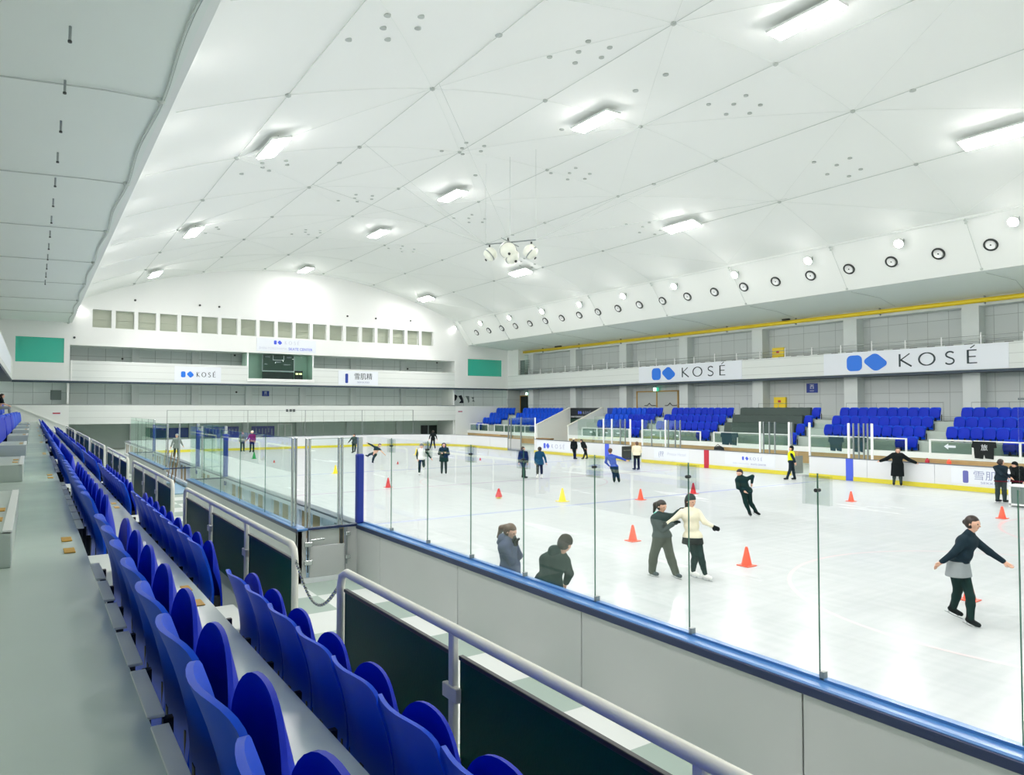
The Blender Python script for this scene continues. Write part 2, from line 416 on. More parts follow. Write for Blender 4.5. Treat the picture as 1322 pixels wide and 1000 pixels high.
slab('ceiling', 'roof_lining', [(2.57, 12.25), (2.57, 10.5), (2.42, 10.5), (2.42, 12.5)])
slab('ceiling', 'soffit_lining', [(2.42, 10.5), (2.42, 10.8), (-3.2, 10.8), (-3.2, 10.5)])
slab('ceiling', 'soffit_lining', [(40.15, 10.5), (40.15, 10.8), (47.3, 10.35), (47.3, 10.0)])
# end of the hall behind the photographer
S('wall_back', 'white_paint', -3.2, 47.3, Y0 - .3, Y0, -.3, 17.2)
S('wall_left', 'panel_right', -3.3, -3.0, Y0, YF, 2.2, 5.6)
S('wall_left', 'white_paint', -3.3, -3.0, Y0, YF, 5.6, 10.6)
S('trim_2', 'fascia', -1.55, -1.35, Y0, YF, 5.75, 7.24)
S('trim_3', 'edge_navy', -3.0, -1.37, Y0, YF, 5.6, 5.75)
S('trim_4', 'sign_white', -1.345, -1.33, 20, 62, 6.0, 7.1)
# right wall, columns, upper gallery
S('wall_right', 'panel_right', 47.0, 47.3, Y0, YF, 0, 10.2)
S('trim_5', 'fascia', 45.3, 45.5, Y0, YF, 5.75, 7.24)
S('trim_6', 'edge_navy', 45.33, 47.0, Y0, YF, 5.6, 5.75)
S('trim_7', 'concrete', 45.5, 47.0, Y0, YF, 6.75, 6.9)
for k in range(-3, 7):
    y = 19.2 + 7.5 * k
    S('trim_%d' % (10 + k + 3), 'column', 46.15, 47.0, y, y + .95, 2.745, 5.6)
    S('trim_%d' % (30 + k + 3), 'column', 46.15, 47.0, y, y + .95, 6.9, 9.549)
S('trim_8', 'column', 46.13, 47.0, Y0, 65.9, 9.55, 10.15)
S('trim_9', 'white_paint', 45.32, 47.0, 65.9, YF, 6.9, 10.2)
# terraces of the far stand
S('floor', 'concrete', 40.0, 41.15, Y0, 50.1, 0, 1.11); S('floor', 'concrete', 40.0, 41.15, 55.0, YF, 0, 1.11)
S('floor', 'concrete', 41.15, 42.05, Y0, 50.1, 0, 1.68); S('floor', 'concrete', 41.15, 42.05, 55.0, YF, 0, 1.68)
S('floor', 'concrete', 42.05, 42.95, Y0, 50.1, 0, 2.22); S('floor', 'concrete', 42.05, 42.95, 55.0, YF, 0, 2.22)
S('floor', 'concrete', 42.95, 47.0, Y0, 50.1, 0, 2.745); S('floor', 'concrete', 42.95, 47.0, 55.0, YF, 0, 2.745)
S('floor', 'concrete', 44.0, 47.0, 50.1, 55.0, 2.4, 2.745)
S('trim_40', 'white_paint', 39.9, 40.06, Y0, 50.1, .82, 1.13); S('trim_41', 'white_paint', 39.9, 40.06, 55.0, YF, .82, 1.13)
S('trim_42', 'tan', 39.98, 40.02, Y0, 50.1, .1, .82); S('trim_43', 'tan', 39.98, 40.02, 55.0, YF, .1, .82)
for y, nm in ((54.9, 'trim_44'), (50.1, 'trim_45')):
    MB().prism([(39.95, 0), (39.95, 1.9), (43.95, 3.52), (44.1, 3.52), (44.1, 0)], .18, lambda a, b, e: (a, y + e, b)).build(nm, 'white_paint', kind='structure')
    MB().prism([(39.9, 1.9), (39.9, 1.98), (43.95, 3.6), (44.1, 3.6), (44.1, 3.52), (43.95, 3.52)], .22, lambda a, b, e: (a, y - .02 + e, b)).build(nm, 'rail_white', kind='structure')
S('wall_passage', 'blush', 44.1, 44.3, 50.1, 55.1, 0, 2.0)
# ------------------------------------------------------------------ far end wall
def FWALL(name, m, x0, x1, z0, z1, y0=YF, y1=YF + .3): return S(name, m, x0, x1, y0, y1, z0, z1)
FWALL('wall_far', 'white_paint', 2.45, 38.3, 8.70, 10.22)
FWALL('wall_far', 'white_paint', 38.3, 39.2, 10.5, 11.72)
xs = [4.0 + 1.682 * i for i in range(19)]
prev = 2.45
for i, x in enumerate(xs):
    FWALL('wall_far', 'white_paint', prev, x, 10.22, 11.72)
    wf = S('window_%d' % (i + 1), 'vent_louvre', x, x + 1.38, YF + .55, YF + .6, 10.22, 11.72)
    mb = MB()
    for k in range(12): mb.box(x, x + 1.38, YF + .50, YF + .55, 10.24 + k * .12, 10.27 + k * .12)
    mb.box(x, x + 1.38, YF + .44, YF + .55, 10.93, 11.0)
    mb.build('blind', 'vent_louvre', wf)
    prev = x + 1.38
FWALL('wall_far', 'white_paint', prev, 38.3, 10.22, 11.72)
S('wall_far', 'white_paint', 2.45, 39.2, YF + .62, YF + .8, 10.0, 11.7)
g = [(2.45, 11.72), (39.2, 11.72)] + [(38.2, 13.1)] + [(x, vz(x) + .05) for x in [38.0 - i * 34.5 / 30 for i in range(31)]] + [(2.45, 12.0)]
MB().prism(g, .6, lambda a, b, e: (a, YF + e, b)).build('wall_far', 'white_paint', kind='structure')
FWALL('wall_far', 'white_paint', 39.2, 40.3, 10.5, 11.8)
FWALL('wall_far', 'white_paint', 2.45, 38.3, 8.68, 8.7)
# fascia of the far gallery, with the booth gap
FWALL('trim_50', 'fascia', 2.45, 16.45, 5.75, 7.42); FWALL('trim_51', 'fascia', 22.55, 38.3, 5.75, 7.42)
FWALL('trim_52', 'fascia', 16.45, 22.55, 5.75, 6.12)
FWALL('trim_53', 'edge_navy', -1.4, 45.3, 5.58, 5.75, YF - .02, YF + .3)
# white corner blocks with the green windows
def block(x0, x1, wx0, wx1, wz0, wz1, n):
    FWALL('wall_far', 'white_paint', x0, wx0, 5.75, 10.5); FWALL('wall_far', 'white_paint', wx1, x1, 5.75, 10.5)
    FWALL('wall_far', 'white_paint', wx0, wx1, 5.75, wz0); FWALL('wall_far', 'white_paint', wx0, wx1, wz1, 10.5)
    S('window_%d' % n, 'teal_glass', wx0, wx1, YF + .12, YF + .2, wz0, wz1)
block(-3.0, 2.45, -1.2, 2.05, 7.2, 9.2, 21); block(38.3, 45.3, 39.97, 44.5, 7.13, 9.0, 22)
S('wall_far', 'white_paint', 2.3, 2.45, YF + .3, YF + 4, 0, 10.5); S('wall_far', 'white_paint', 38.3, 38.45, YF + .3, YF + 4, 0, 10.5)
# recesses behind the openings
S('wall_far', 'panel_far', 2.45, 38.3, YF + 3, YF + 3.2, 3.7, 8.8)
S('wall_far', 'panel_far', -3.0, 2.45, YF + 1.5, YF + 1.7, 3.7, 5.8); S('wall_far', 'panel_far', 38.3, 47, YF + 1.5, YF + 1.7, 3.7, 5.8)
S('ceiling', 'soffit_lining', -3, 47, YF + .3, YF + 3.2, 5.6, 5.75); S('ceiling', 'soffit_lining', 2.45, 38.3, YF + .3, YF + 3.2, 8.7, 8.85)
S('floor', 'concrete', -3, 47, YF + .2, YF + 4, 3.5, 3.7)
for i, x in enumerate([7.2, 12.1, 16.9, 22.1, 27.4, 33.1]):
    S('trim_%d' % (60 + i), 'column', x, x + .6, YF + 2.6, YF + 3.02, 3.7, 8.75)
    S('trim_%d' % (70 + i), 'column', x, x + .6, YF + 3.6, YF + 4.02, 0, 2.2)
FWALL('trim_54', 'fascia', 2.45, 38.4, 2.2, 3.76); FWALL('trim_55', 'grey_metal', -3, 38.4, 3.76, 3.84, YF + .05, YF + .2)
S('wall_far', 'recess_dark', 2.45, 42, YF + 4, YF + 4.3, 0, 3.6)
FWALL('wall_far', 'white_paint', -3.0, 2.45, 0, 3.76); FWALL('wall_far', 'white_paint', 38.4, 40.0, 0, 3.76); FWALL('wall_far', 'white_paint', 40.0, 45.3, 0, 3.76)
FWALL('wall_far', 'panel_right', 45.3, 47.3, 0, 5.7)
MB().prism([(-1.3, 3.7), (-1.3, 3.78), (2.45, 1.98), (2.45, 1.9)], .12, lambda a, b, e: (a, YF - .12 + e, b)).build('trim_56', 'step_white', kind='structure')
MB().prism([(2.5, 5.75), (2.62, 5.75), (2.62, 7.42), (2.5, 7.42)], .1, lambda a, b, e: (a, YF - .1 + e, b)).build('trim_57', 'white_paint', kind='structure')

mat('port_grey', rgb(176, 184, 178), .5)
# ------------------------------------------------------------------ seams, cables and little plates of the roof lining
NX = [6.9, 12.3, 17.6, 23.1, 28.3, 33.45, 38.0]; NY = [-5.1 + 7.2 * k for k in range(11)]
NY = [y - .1 for y in NY]
def wire(mb, a, b, r, sag=0.0, n=6):
    pts = []
    for i in range(n + 1):
        t = i / n; x = a[0] + (b[0] - a[0]) * t; y = a[1] + (b[1] - a[1]) * t; pts.append((x, y, vz(x) - .035))
    mb.tube(pts, r, 4)
mb = MB()
for i, x in enumerate(NX[:-1]): mb.tube([(x, Y0 + .05, vz(x) - .04), (x, YF - .05, vz(x) - .04)], .015, 4)
mb.build('roof_cable', 'cable', ceiling)
mb = MB()
for j, y in enumerate(NY):
    for i in range(len(NX) - 1):
        if -8.5 < y < 67.5: wire(mb, (NX[i], y), (NX[i + 1], y), .008)
        if j + 1 < len(NY) and y > -8.5 and NY[j + 1] < 67.5:
            if (i + j) % 2: wire(mb, (NX[i], y), (NX[i + 1], NY[j + 1]), .008)
            else: wire(mb, (NX[i + 1], y), (NX[i], NY[j + 1]), .008)
    if -8.5 < y < 67.5: wire(mb, (3.5, y), (NX[0], y), .012)
mb.build('lining_seam', 'seam', ceiling)
mb = MB()
for y in NY:
    if -8.5 < y < 67.5:
        for x in NX[:-1]: mb.lathe([(.10, 0), (.10, -.06), (.04, -.1)], 8, (x, y, vz(x) - .01))
mb.build('cable_plate', 'port_grey', ceiling)
mb = MB()
cl = [(8.2, 18.6), (16.0, 19.3), (24.6, 19.4), (31.9, 19.2), (24.4, 30.3), (24.5, 41.4), (17.5, 30.2), (16.0, 40.6), (32.2, 32.6), (8.6, 33.0), (8.5, 47.3), (16.2, 50.6), (24.6, 52.4), (32, 46), (16.2, 5), (24.6, 5), (8.4, 5)]
for cx, cy in cl:
    for dx, dy in ((-.9, .8), (-.3, -.7), (-.05, .1), (.5, .9), (.9, -.6), (1.2, .15)):
        x, y = cx + dx * .9, cy + dy; mb.lathe([(.10, 0), (.10, -.05)], 10, (x, y, vz(x) + .01))
for x, y in ((20.36, 19.4), (20.38, 21.1), (20.36, 26), (20.4, 33.9), (28.4, 14.0), (12.3, 33.4), (12.3, 19), (28.4, 28), (28.4, 42)): mb.lathe([(.12, 0), (.12, -.05)], 10, (x, y, vz(x) + .01))
mb.build('ceiling_port', 'port_grey', ceiling)
mb = MB()
for y in NY:
    if y > -8.5:
        mb.tube([(2.3, y + 1.2, 10.46), (1.2, y + 1.25, 10.44), (-.8, y + 1.8, 10.46), (-2.9, y + 2.1, 10.47)], .018, 5)
        mb.lathe([(.09, 0), (.09, -.08), (.03, -.12)], 8, (2.3, y + 1.2, 10.5))
pts = []
for k in range(90):
    y = Y0 + 1 + k * .85; pts.append((2.32 - .10 * math.sin((y - NY[0] - 1.2) / 7.2 * math.pi) ** 2, y, 10.45))
mb.tube(pts, .022, 5); mb.tube([(p[0] + .04, p[1], p[2]) for p in pts], .012, 4)
o = mb.build('trim_80', 'cable'); o['kind'] = 'structure'
# the hooks hanging from the low ceiling over the aisle: each a small thing
hook = None
for k in range(16):
    y = 15.25 - 2.58 * 3 + 2.58 * k
    if hook is None:
        hook = thing('ceiling_hook', '', 'hook', (.46, y, 10.5)); o = hook
        MB().tube([(0, -.09, 0), (0, -.1, -.05), (0, .0, -.18), (0, .01, -.22)], .025, 6).build('rod', 'grey_metal', hook, world=False)
        MB().lathe([(.035, 0), (.035, -.04)], 8, (0, .01, -.22)).build('tip', 'dark_metal', hook, world=False)
    else: o = copy_tree(hook); o.location.y = y
    set_label(o, 'small grey rod hook under the low ceiling above the aisle, %s from the front' % (FIRST[k] if k else 'nearest'), 'ceiling hooks over the aisle')
# thin ropes on the slanting side of the roof, one at each bay
mb = MB()
for y in NY:
    if 8 < y < 67:
        mb.tube([(38.12, y, 12.9), (39.9, y, 10.5)], .012, 4)
        for t in (0.03, .08, .97): mb.lathe([(.07, 0), (.07, .05)], 8, (38.1 + 1.8 * t, y, 12.9 - 2.4 * t), (-.8, 0, -.6))
        mb.tube([(40.3, y, 10.43), (42.5, y - .5, 10.2), (45.8, y + .3, 10.05)], .015, 4)
o = mb.build('trim_81', 'cable'); o['kind'] = 'structure'
mb = MB().tube([(38.15, Y0 + .1, 12.88), (38.15, YF - .1, 12.88)], .02, 4)
o = mb.build('trim_82', 'seam'); o['kind'] = 'structure'
# ------------------------------------------------------------------ ice sheet and its painted lines
RX0, RX1, RY0, RY1 = 5.8, 32.95, -8.9, 62.0
def rink_path(off, x0=RX0, x1=RX1, y1=RY1, rl=3.0, rr=7.0, n=14):
    """from the near left side round the far end to the right side (interior edge offset outwards by off)"""
    p = []
    for i in range(n + 1):
        a = R(180 - 90 * i / n); p.append((x0 + rl + (rl + off) * math.cos(a), y1 - rl + (rl + off) * math.sin(a)))
    for i in range(n + 1):
        a = R(90 - 90 * i / n); p.append((x1 - rr + (rr + off) * math.cos(a), y1 - rr + (rr + off) * math.sin(a)))
    return p
pth = rink_path(0.0)
poly = [(RX0, RY0)] + pth + [(RX1, RY0)]
ice_o = MB().prism(poly, .02, lambda a, b, e: (a, b, -.02 + e)).build('floor', 'ice', kind='structure')
poly2 = [(RX0 - .05, 59.0)] + rink_path(.03) + [(33.0, 55.0), (34, 55), (34, 63), (5.0, 63), (5.0, 59)]
mat('line_red', rgb(238, 214, 216), .15); mat('line_blue', rgb(196, 205, 232), .15); mat('line_mauve', rgb(216, 206, 220), .15); mat('line_pink', rgb(240, 222, 224), .15)
def line(y, w_, m, nm): S(nm, m, RX0 + .02, RX1 - .02, y - w_ / 2, y + w_ / 2, 0.0, .002)
line(28.6, .22, 'line_mauve', 'trim_83'); line(20.2, .24, 'line_blue', 'trim_84'); line(37.2, .26, 'line_blue', 'trim_85')
def ring(cx, cy, r, w_, m, nm, a0=0, a1=360):
    mb = MB(); n = 72; vs = []
    for i in range(n + 1):
        a = R(a0 + (a1 - a0) * i / n)
        for rr in (r - w_ / 2, r + w_ / 2): vs.append((cx + rr * math.cos(a), cy + rr * math.sin(a), .003))
    mb.add(vs, [(2 * i, 2 * i + 1, 2 * i + 3, 2 * i + 2) for i in range(n)]); o = mb.build(nm, m); o['kind'] = 'structure'
ring(15.5, 5.3, 4.5, .07, 'line_pink', 'trim_86'); ring(19.4, 28.6, 4.5, .06, 'line_pink', 'trim_87'); ring(25.5, 5.3, 4.5, .09, 'line_pink', 'trim_88')
# ------------------------------------------------------------------ rink boards
ZB = 1.05
def rbox(root, name, m, *a, bev=0): return box(name, m, *a, parent=root, bev=bev)
# near boards, seen from the outside
nb = b = thing('rink_board', 'grey-white rink boards with broad blue ledge, running from the corner post to bottom right', 'rink boards', (5.75, 5, 0))
seams = [14.2, 12.99, 9.94, 6.86, 3.82, .75, -2.3, -5.4, -8.8]
for k in range(len(seams) - 1): rbox(b, 'board_panel', 'board_outer', 5.66, 5.78, seams[k + 1] + .008, seams[k] - .008, 0, ZB, bev=.006)
rbox(b, 'inner_face', 'board_white', 5.78, 5.80, -8.8, 14.2, 0, ZB)
rbox(b, 'kick_strip', 'kick_yellow', 5.80, 5.815, -8.8, 14.2, 0, .2)
rbox(b, 'ledge', 'ledge_blue', 5.66, 5.95, -8.8, 14.28, ZB, ZB + .05, bev=.015)
rbox(b, 'ledge_edge', 'ledge_dark', 5.645, 5.665, -8.8, 14.28, ZB - .055, ZB + .03, bev=.006)
rbox(b, 'glass_channel', 'ledge_blue', 5.80, 5.86, -8.8, 14.28, ZB + .05, ZB + .075)
# boards along the player boxes, seen from inside the boxes
nearrb2 = b = thing('rink_board', 'rink boards with ribbed tan inner side behind the players boxes, topped by grey ledge', 'rink boards', (5.72, 37, 0))
rbox(b, 'board_panel', 'board_white', 5.70, 5.80, 14.3, 59, 0, ZB, bev=.006)
rbox(b, 'kick_strip', 'kick_yellow', 5.80, 5.815, 14.3, 59, 0, .2)
rbox(b, 'ledge', 'ledge_grey', 5.62, 5.86, 14.3, 59, ZB, ZB + .05, bev=.01)
mb = MB(); mb2 = MB()
for k in range(52):
    y = 14.7 + k * .84; mb2.box(5.66, 5.70, y, y + .1, .1, ZB)
    if k % 3 != 1: mb.box(5.675, 5.7, y + .16, y + .66, .3, .93)
mb2.box(5.60, 5.70, 14.3, 59, .18, .26); mb2.box(5.62, 5.70, 14.3, 59, .96, ZB)
mb2.build('rib', 'board_white', b); mb.build('opening_panel', 'tan', b)
# far end and rounded corners
def curved(root, name, m, o0, o1, z0, z1):
    a, c = rink_path(o0), rink_path(o1); mb = MB(); n = len(a); vs = []
    for (x, y), (x2, y2) in zip(a, c): vs += [(x, y, z0), (x2, y2, z0), (x2, y2, z1), (x, y, z1)]
    fs = []
    for i in range(n - 1):
        for k in range(4): fs.append((4 * i + k, 4 * i + (k + 1) % 4, 4 * i + 4 + (k + 1) % 4, 4 * i + 4 + k))
    fs += [(0, 1, 2, 3), (4 * n - 1, 4 * n - 2, 4 * n - 3, 4 * n - 4)]
    mb.add(vs, fs); return mb.build(name, m, root)
b = thing('rink_board', 'white rink boards with yellow kick strip curving round the far end of the ice', 'rink boards', (19, 62.1, 0))
curved(b, 'board_panel', 'board_white', 0, .12, 0, ZB); curved(b, 'kick_strip', 'kick_yellow', -.02, 0, 0, .2); curved(b, 'ledge', 'ledge_grey', -.02, .16, ZB, ZB + .03)
# right side boards in runs between the gates
XR = RX1
def rboard(y0, y1, label):
    b = thing('rink_board', label, 'rink boards', (XR + .06, (y0 + y1) / 2, 0))
    n = max(1, round((y1 - y0) / 3.0))
    for k in range(n):
        a, c = y0 + (y1 - y0) * k / n, y0 + (y1 - y0) * (k + 1) / n
        rbox(b, 'board_panel', 'board_white', XR, XR + .12, a + .006, c - .006, 0, ZB, bev=.005)
    rbox(b, 'kick_strip', 'kick_yellow', XR - .02, XR, y0, y1, 0, .2)
    rbox(b, 'ledge', 'ledge_grey', XR - .02, XR + .16, y0, y1, ZB, ZB + .03)
    return b
rb1 = rboard(49.5, 55.0, 'short white run of rink boards between the far corner curve and the metal gate')
rb2 = rboard(34.85, 45.7, 'white rink boards carrying a pale blue logo sign, left of the open gate')
rb3 = rboard(22.72, 33.74, 'white rink boards with a red upright stripe, between the two open gates')
rb4 = rboard(-8.8, 21.69, 'long white rink boards with a blue stripe behind the person in the long coat')
MB().box(XR - .028, XR - .002, 36.89, 37.29, .0, ZB).build('blue_line_mark', 'logo_blue2', rb2)
MB().box(XR - .028, XR - .002, 28.17, 28.52, .0, ZB).build('centre_line_mark', 'red', rb3)
MB().box(XR - .028, XR - .002, 19.33, 19.69, .0, ZB).build('blue_line_mark', 'logo_blue2', rb4)
RZ = R(-90)
def board_sign(root, y0, y1, z0=.3, z1=.95, m='sign_white'):
    return box('sign_panel', m, XR - .012, XR - .001, y0, y1, z0, z1, parent=root)
s_ = board_sign(rb2, 41.0, 45.3)
logo(s_, (XR - .014, 44.3, .62), RZ, 0, .42, .32, 'logo_blue2', .004)
word(s_, (XR - .014, 43.4, .47), RZ, [('K', 0, .2), ('O', .45, .32), ('S', 1.0, .2), ('É', 1.4, .2)], .3, 'ink_soft', .004)
s_ = board_sign(rb3, 29.7, 32.6)
text(s_, (XR - .014, 32.0, .62), RZ, '(ℓℓ', .42, 'ink_soft', .42, .003); text(s_, (XR - .014, 30.7, .66), RZ, 'Prince Hotel', .26, 'ink_pale', 1.5, .003)
s_ = board_sign(rb3, 23.7, 27.0)
logo(s_, (XR - .014, 25.75, .72), RZ, 0, .26, .16, 'logo_blue2', .004)
word(s_, (XR - .014, 25.3, .64), RZ, [('K', 0, .12), ('O', .22, .17), ('S', .5, .11), ('É', .72, .1)], .17, 'ink_soft', .004)
text(s_, (XR - .014, 25.9, .42), RZ, 'SHIN-YOKOHAMA', .13, 'ink_pale', 1.1, .003); text(s_, (XR - .014, 24.75, .42), RZ, 'SKATE CENTER', .13, 'ink_soft', 1.0, .003)
s_ = board_sign(rb4, 12.4, 14.9)
bot = MB(); bot.prism([(a, b) for a, b in rrect(.22, .52, .06)], .004, lambda a, b, e: (a, -e, b)); put(bot, 'bottle_mark', 'violet', s_, (XR - .014, 14.33, .6), RZ)
text(s_, (XR - .014, 13.35, .66), RZ, '雪肌精', .42, 'ink_soft', 1.35, .004); text(s_, (XR - .014, 13.35, .38), RZ, 'SEKKISEI', .13, 'ink_soft', .8, .004)
# gates in the right-hand boards
g = thing('rink_gate', 'grey glazed metal gate in the far boards, left of the tan bin', 'gate', (XR + .1, 48.55, 0))
rbox(g, 'lower_panel', 'board_outer', XR + .04, XR + .1, 47.65, 49.45, .05, .98); rbox(g, 'kick_strip', 'grey_metal', XR, XR + .04, 47.6, 49.5, 0, .12)
for y in (49.46, 49.1, 47.63): rbox(g, 'gate_post', 'grey_metal', XR + .02, XR + .12, y - .035, y + .035, 0, 2.72)
g = thing('rink_gate', 'opened dark gate leaf in the boards behind the skater in the cream top', 'gate', (XR + .1, 34.8, 0))
rbox(g, 'gate_leaf', 'dark_metal', XR - .75, XR + .06, 34.74, 34.82, .1, 1.0, bev=.01); rbox(g, 'handle_bar', 'steel', XR - .7, XR, 34.70, 34.73, .72, .76)
rbox(g, 'glass', 'glass', XR - .72, XR + .04, 34.77, 34.79, 1.0, 2.7)
g = thing('rink_gate', 'open gate with grey inner leaf in the boards behind the person in the yellow vest', 'gate', (XR + .1, 22.2, 0))
rbox(g, 'gate_leaf', 'grey_metal', XR + .12, XR + .95, 22.66, 22.74, .08, 1.0, bev=.01); rbox(g, 'threshold', 'board_outer', XR, XR + .2, 21.7, 22.7, 0, .1)
o = thing('storage_bin', 'tan wooden box standing in the gap of the far boards beside the glazed gate', 'box', (34.6, 46.6, 0))
rbox(o, 'box_body', 'tan', 34.2, 35.0, 45.9, 47.4, 0, .98, bev=.02); rbox(o, 'lid', 'brown', 34.15, 35.05, 45.85, 47.45, .98, 1.08, bev=.02); rbox(o, 'slat', 'brown', 34.17, 34.2, 45.9, 47.4, .5, .56)
# glass posts and panes on the right side boards
posts = [49.14, 47.61, 45.66, 37.53, 36.67, 35.83, 35.35, 34.85, 33.73, 32.89, 31.68, 31.45, 30.86, 30.45, 24.67, 24.45, 24.08, 23.74, 22.87, 22.71, 21.68, 19.58, 19.34, 19.07, 18.82, 18.63, 18.42]
thick = {45.66, 37.53, 36.67, 34.85, 33.73, 31.68, 24.67, 22.87, 21.68, 19.58, 18.42}
def rroot(y): return rb1 if y > 47 else rb2 if y > 34.3 else rb3 if y > 22.6 else rb4
for i, y in enumerate(posts):
    t = .05 if y in thick else .03
    MB().box(XR + .03, XR + .11, y - t, y + t, ZB + .03, 2.78, .008).build('glass_post', 'white_metal' if y in thick else 'grey_metal', rroot(y))
for a, c in [(49.14, 47.61), (47.61, 45.66), (37.53, 36.67), (36.67, 35.35), (33.73, 31.68), (31.68, 30.45), (24.67, 23.74), (23.74, 22.87), (21.68, 19.58), (19.34, 18.42), (26.6, 24.7), (40.4, 37.6)]:
    MB().box(XR + .06, XR + .075, c + .05, a - .05, ZB + .03, 2.74).build('glass_pane', 'glass_green', rroot((a + c) / 2))

# ------------------------------------------------------------------ near protective glass
gs = [14.1, 12.85, 11.31, 9.81, 8.34, 6.79, 5.26, 3.75, 2.19, .4, -1.2]
for i in range(len(gs) - 1):
    a, c = gs[i], gs[i + 1]; zt = 2.92 if i < 8 else 3.56
    g = rbox(nb, 'glass_pane', 'glass', 5.823, 5.837, c + .006, a - .006, ZB + .06, zt)
    rbox(g, 'pane_edge', 'glass_edge', 5.822, 5.838, c + .002, c + .008, ZB + .06, zt)
    if i < 7:
        rbox(g, 'clamp', 'clamp_glass', 5.80, 5.815, c - .12, c + .14, zt - .28, zt - .02); rbox(g, 'clamp', 'clamp_glass', 5.845, 5.86, c - .12, c + .14, zt - .28, zt - .02)
        MB().lathe([(.018, 0), (.018, .06)], 8, (5.795, c + .005, zt - .15), (1, 0, 0)).build('clamp_bolt', 'dark_metal', g)
        rbox(g, 'foot_clip', 'grey_metal', 5.80, 5.86, c - .05, c - .01, ZB + .06, ZB + .13)
    if i >= 8: rbox(g, 'rim', 'steel', 5.82, 5.84, c + .01, a - .01, zt, zt + .015)
# padded corner post + double posts of the near players box
def post(x, y, z0, z1, m, root, r=.03, pad=None, pair=False):
    o = MB()
    if pair: o.box(x - .055, x - .015, y - .025, y + .025, z0, z1, .006).box(x + .015, x + .055, y - .025, y + .025, z0, z1, .006)
    else: o.box(x - r, x + r, y - r, y + r, z0, z1, .008)
    o = o.build('glass_post', m, root)
    if pad: MB().box(x - .075, x + .075, y - .075, y + .075, z0, pad, .025).build('padding', 'pad_blue', o)
    return o
ZL = ZB + .05
POSTS = []
POSTS.append(((5.72, 14.2, ZL, 2.9, 'steel'), dict(r=.05, pad=2.55)))
POSTS.append(((5.3, 14.2, ZL, 2.9, 'steel'), dict(pair=True)))
POSTS.append(((4.62, 14.2, ZL, 2.9, 'steel'), dict(pair=True)))
POSTS.append(((4.45, 14.55, ZL, 2.9, 'steel'), dict(pair=True)))
POSTS.append(((5.68, 26.5, ZL - .3, 2.88, 'steel'), dict(r=.05, pad=2.6)))
POSTS.append(((5.68, 31.6, ZL - .3, 2.88, 'steel'), dict(r=.05, pad=2.6)))
POSTS.append(((5.68, 44.3, ZL - .3, 2.88, 'steel'), dict(r=.05, pad=2.6)))
POSTS.append(((4.9, 26.5, ZL, 2.88, 'steel'), dict()))
POSTS.append(((4.55, 31.6, ZL, 2.88, 'steel'), dict()))
POSTS.append(((4.98, 31.6, ZL, 2.88, 'steel'), dict()))
# players boxes
def players_box(y0, y1, label):
    t = thing('players_box', label, 'players box', (5.0, (y0 + y1) / 2, 0))
    rbox(t, 'outer_wall', 'board_outer', 4.42, 4.52, y0, y1, 0, ZB, bev=.006)
    rbox(t, 'ledge', 'ledge_blue', 4.40, 4.62, y0 - .05, y1 + .05, ZB, ZB + .05, bev=.012); rbox(t, 'ledge_edge', 'ledge_dark', 4.385, 4.405, y0 - .05, y1 + .05, ZB - .03, ZB + .03)
    rbox(t, 'end_wall', 'board_outer', 4.52, 5.59, y1 - .1, y1, 0, ZB); rbox(t, 'end_ledge', 'ledge_dark', 4.52, 5.59, y1 - .12, y1 + .02, ZB, ZB + .04)
    rbox(t, 'front_wall', 'board_outer', 5.42, 5.66, y0, y0 + .1, 0, ZB); rbox(t, 'front_ledge', 'ledge_dark', 4.40, 5.70, y0 - .03, y0 + .1, ZB, ZB + .045)
    rbox(t, 'floor_mat', 'mat_blue', 4.55, 5.6, y0 + .12, y1 - .12, 0.0, .03)
    bn = rbox(t, 'bench', 'mat_blue', 4.54, 4.86, y0 + .5, y1 - .5, .42, .47, bev=.01)
    for k in range(5):
        y = y0 + .7 + (y1 - y0 - 1.4) * k / 4; box('bench_leg', 'grey_metal', 4.6, 4.8, y, y + .06, .03, .42, parent=bn)
    return t
pb1 = players_box(14.2, 26.4, 'near players box with blue ledge, light blue mats and a gate')
pb2 = players_box(31.6, 44.2, 'second players box further down the near side, with stored brown sticks')
for args, kw in POSTS: post(*args, (nb if args[1] < 14.25 and args[0] > 5.6 else pb1 if args[1] < 29 else pb2), **kw)
gt = thing('box_gate', 'light grey gate of the near players box with metal latch and hinges', 'gate', (5.0, 14.2, 0))
rbox(gt, 'gate_leaf', 'board_outer', 4.66, 5.40, 14.17, 14.23, .1, .72, bev=.01); rbox(gt, 'upper_recess', 'door_grey', 4.68, 5.3, 14.24, 14.26, .72, 1.03); rbox(gt, 'gate_shadow_frame', 'dark_metal', 5.31, 5.36, 14.18, 14.24, .70, 1.02)  # last piece: narrow dark upright beside the recess
rbox(gt, 'hinge_rod', 'dark_metal', 4.60, 4.625, 14.13, 14.16, .22, ZB); rbox(gt, 'hinge_rod', 'grey_metal', 5.42, 5.44, 14.14, 14.17, .3, ZB)
for z in (.78, .42): rbox(gt, 'hinge', 'steel', 4.54, 4.70, 14.09, 14.16, z - .05, z + .05, bev=.01)
for z in (.92, .45): rbox(gt, 'hinge', 'steel', 5.40, 5.50, 14.10, 14.17, z - .04, z + .04, bev=.01)
rbox(gt, 'latch_bar', 'steel', 4.66, 4.95, 14.10, 14.13, .84, .88, bev=.01); rbox(gt, 'sill', 'board_white', 4.5, 5.42, 14.16, 14.24, 0, .1)
rbox(pb1, 'front_wall', 'board_outer', 4.42, 4.60, 14.2, 14.3, 0, ZB)
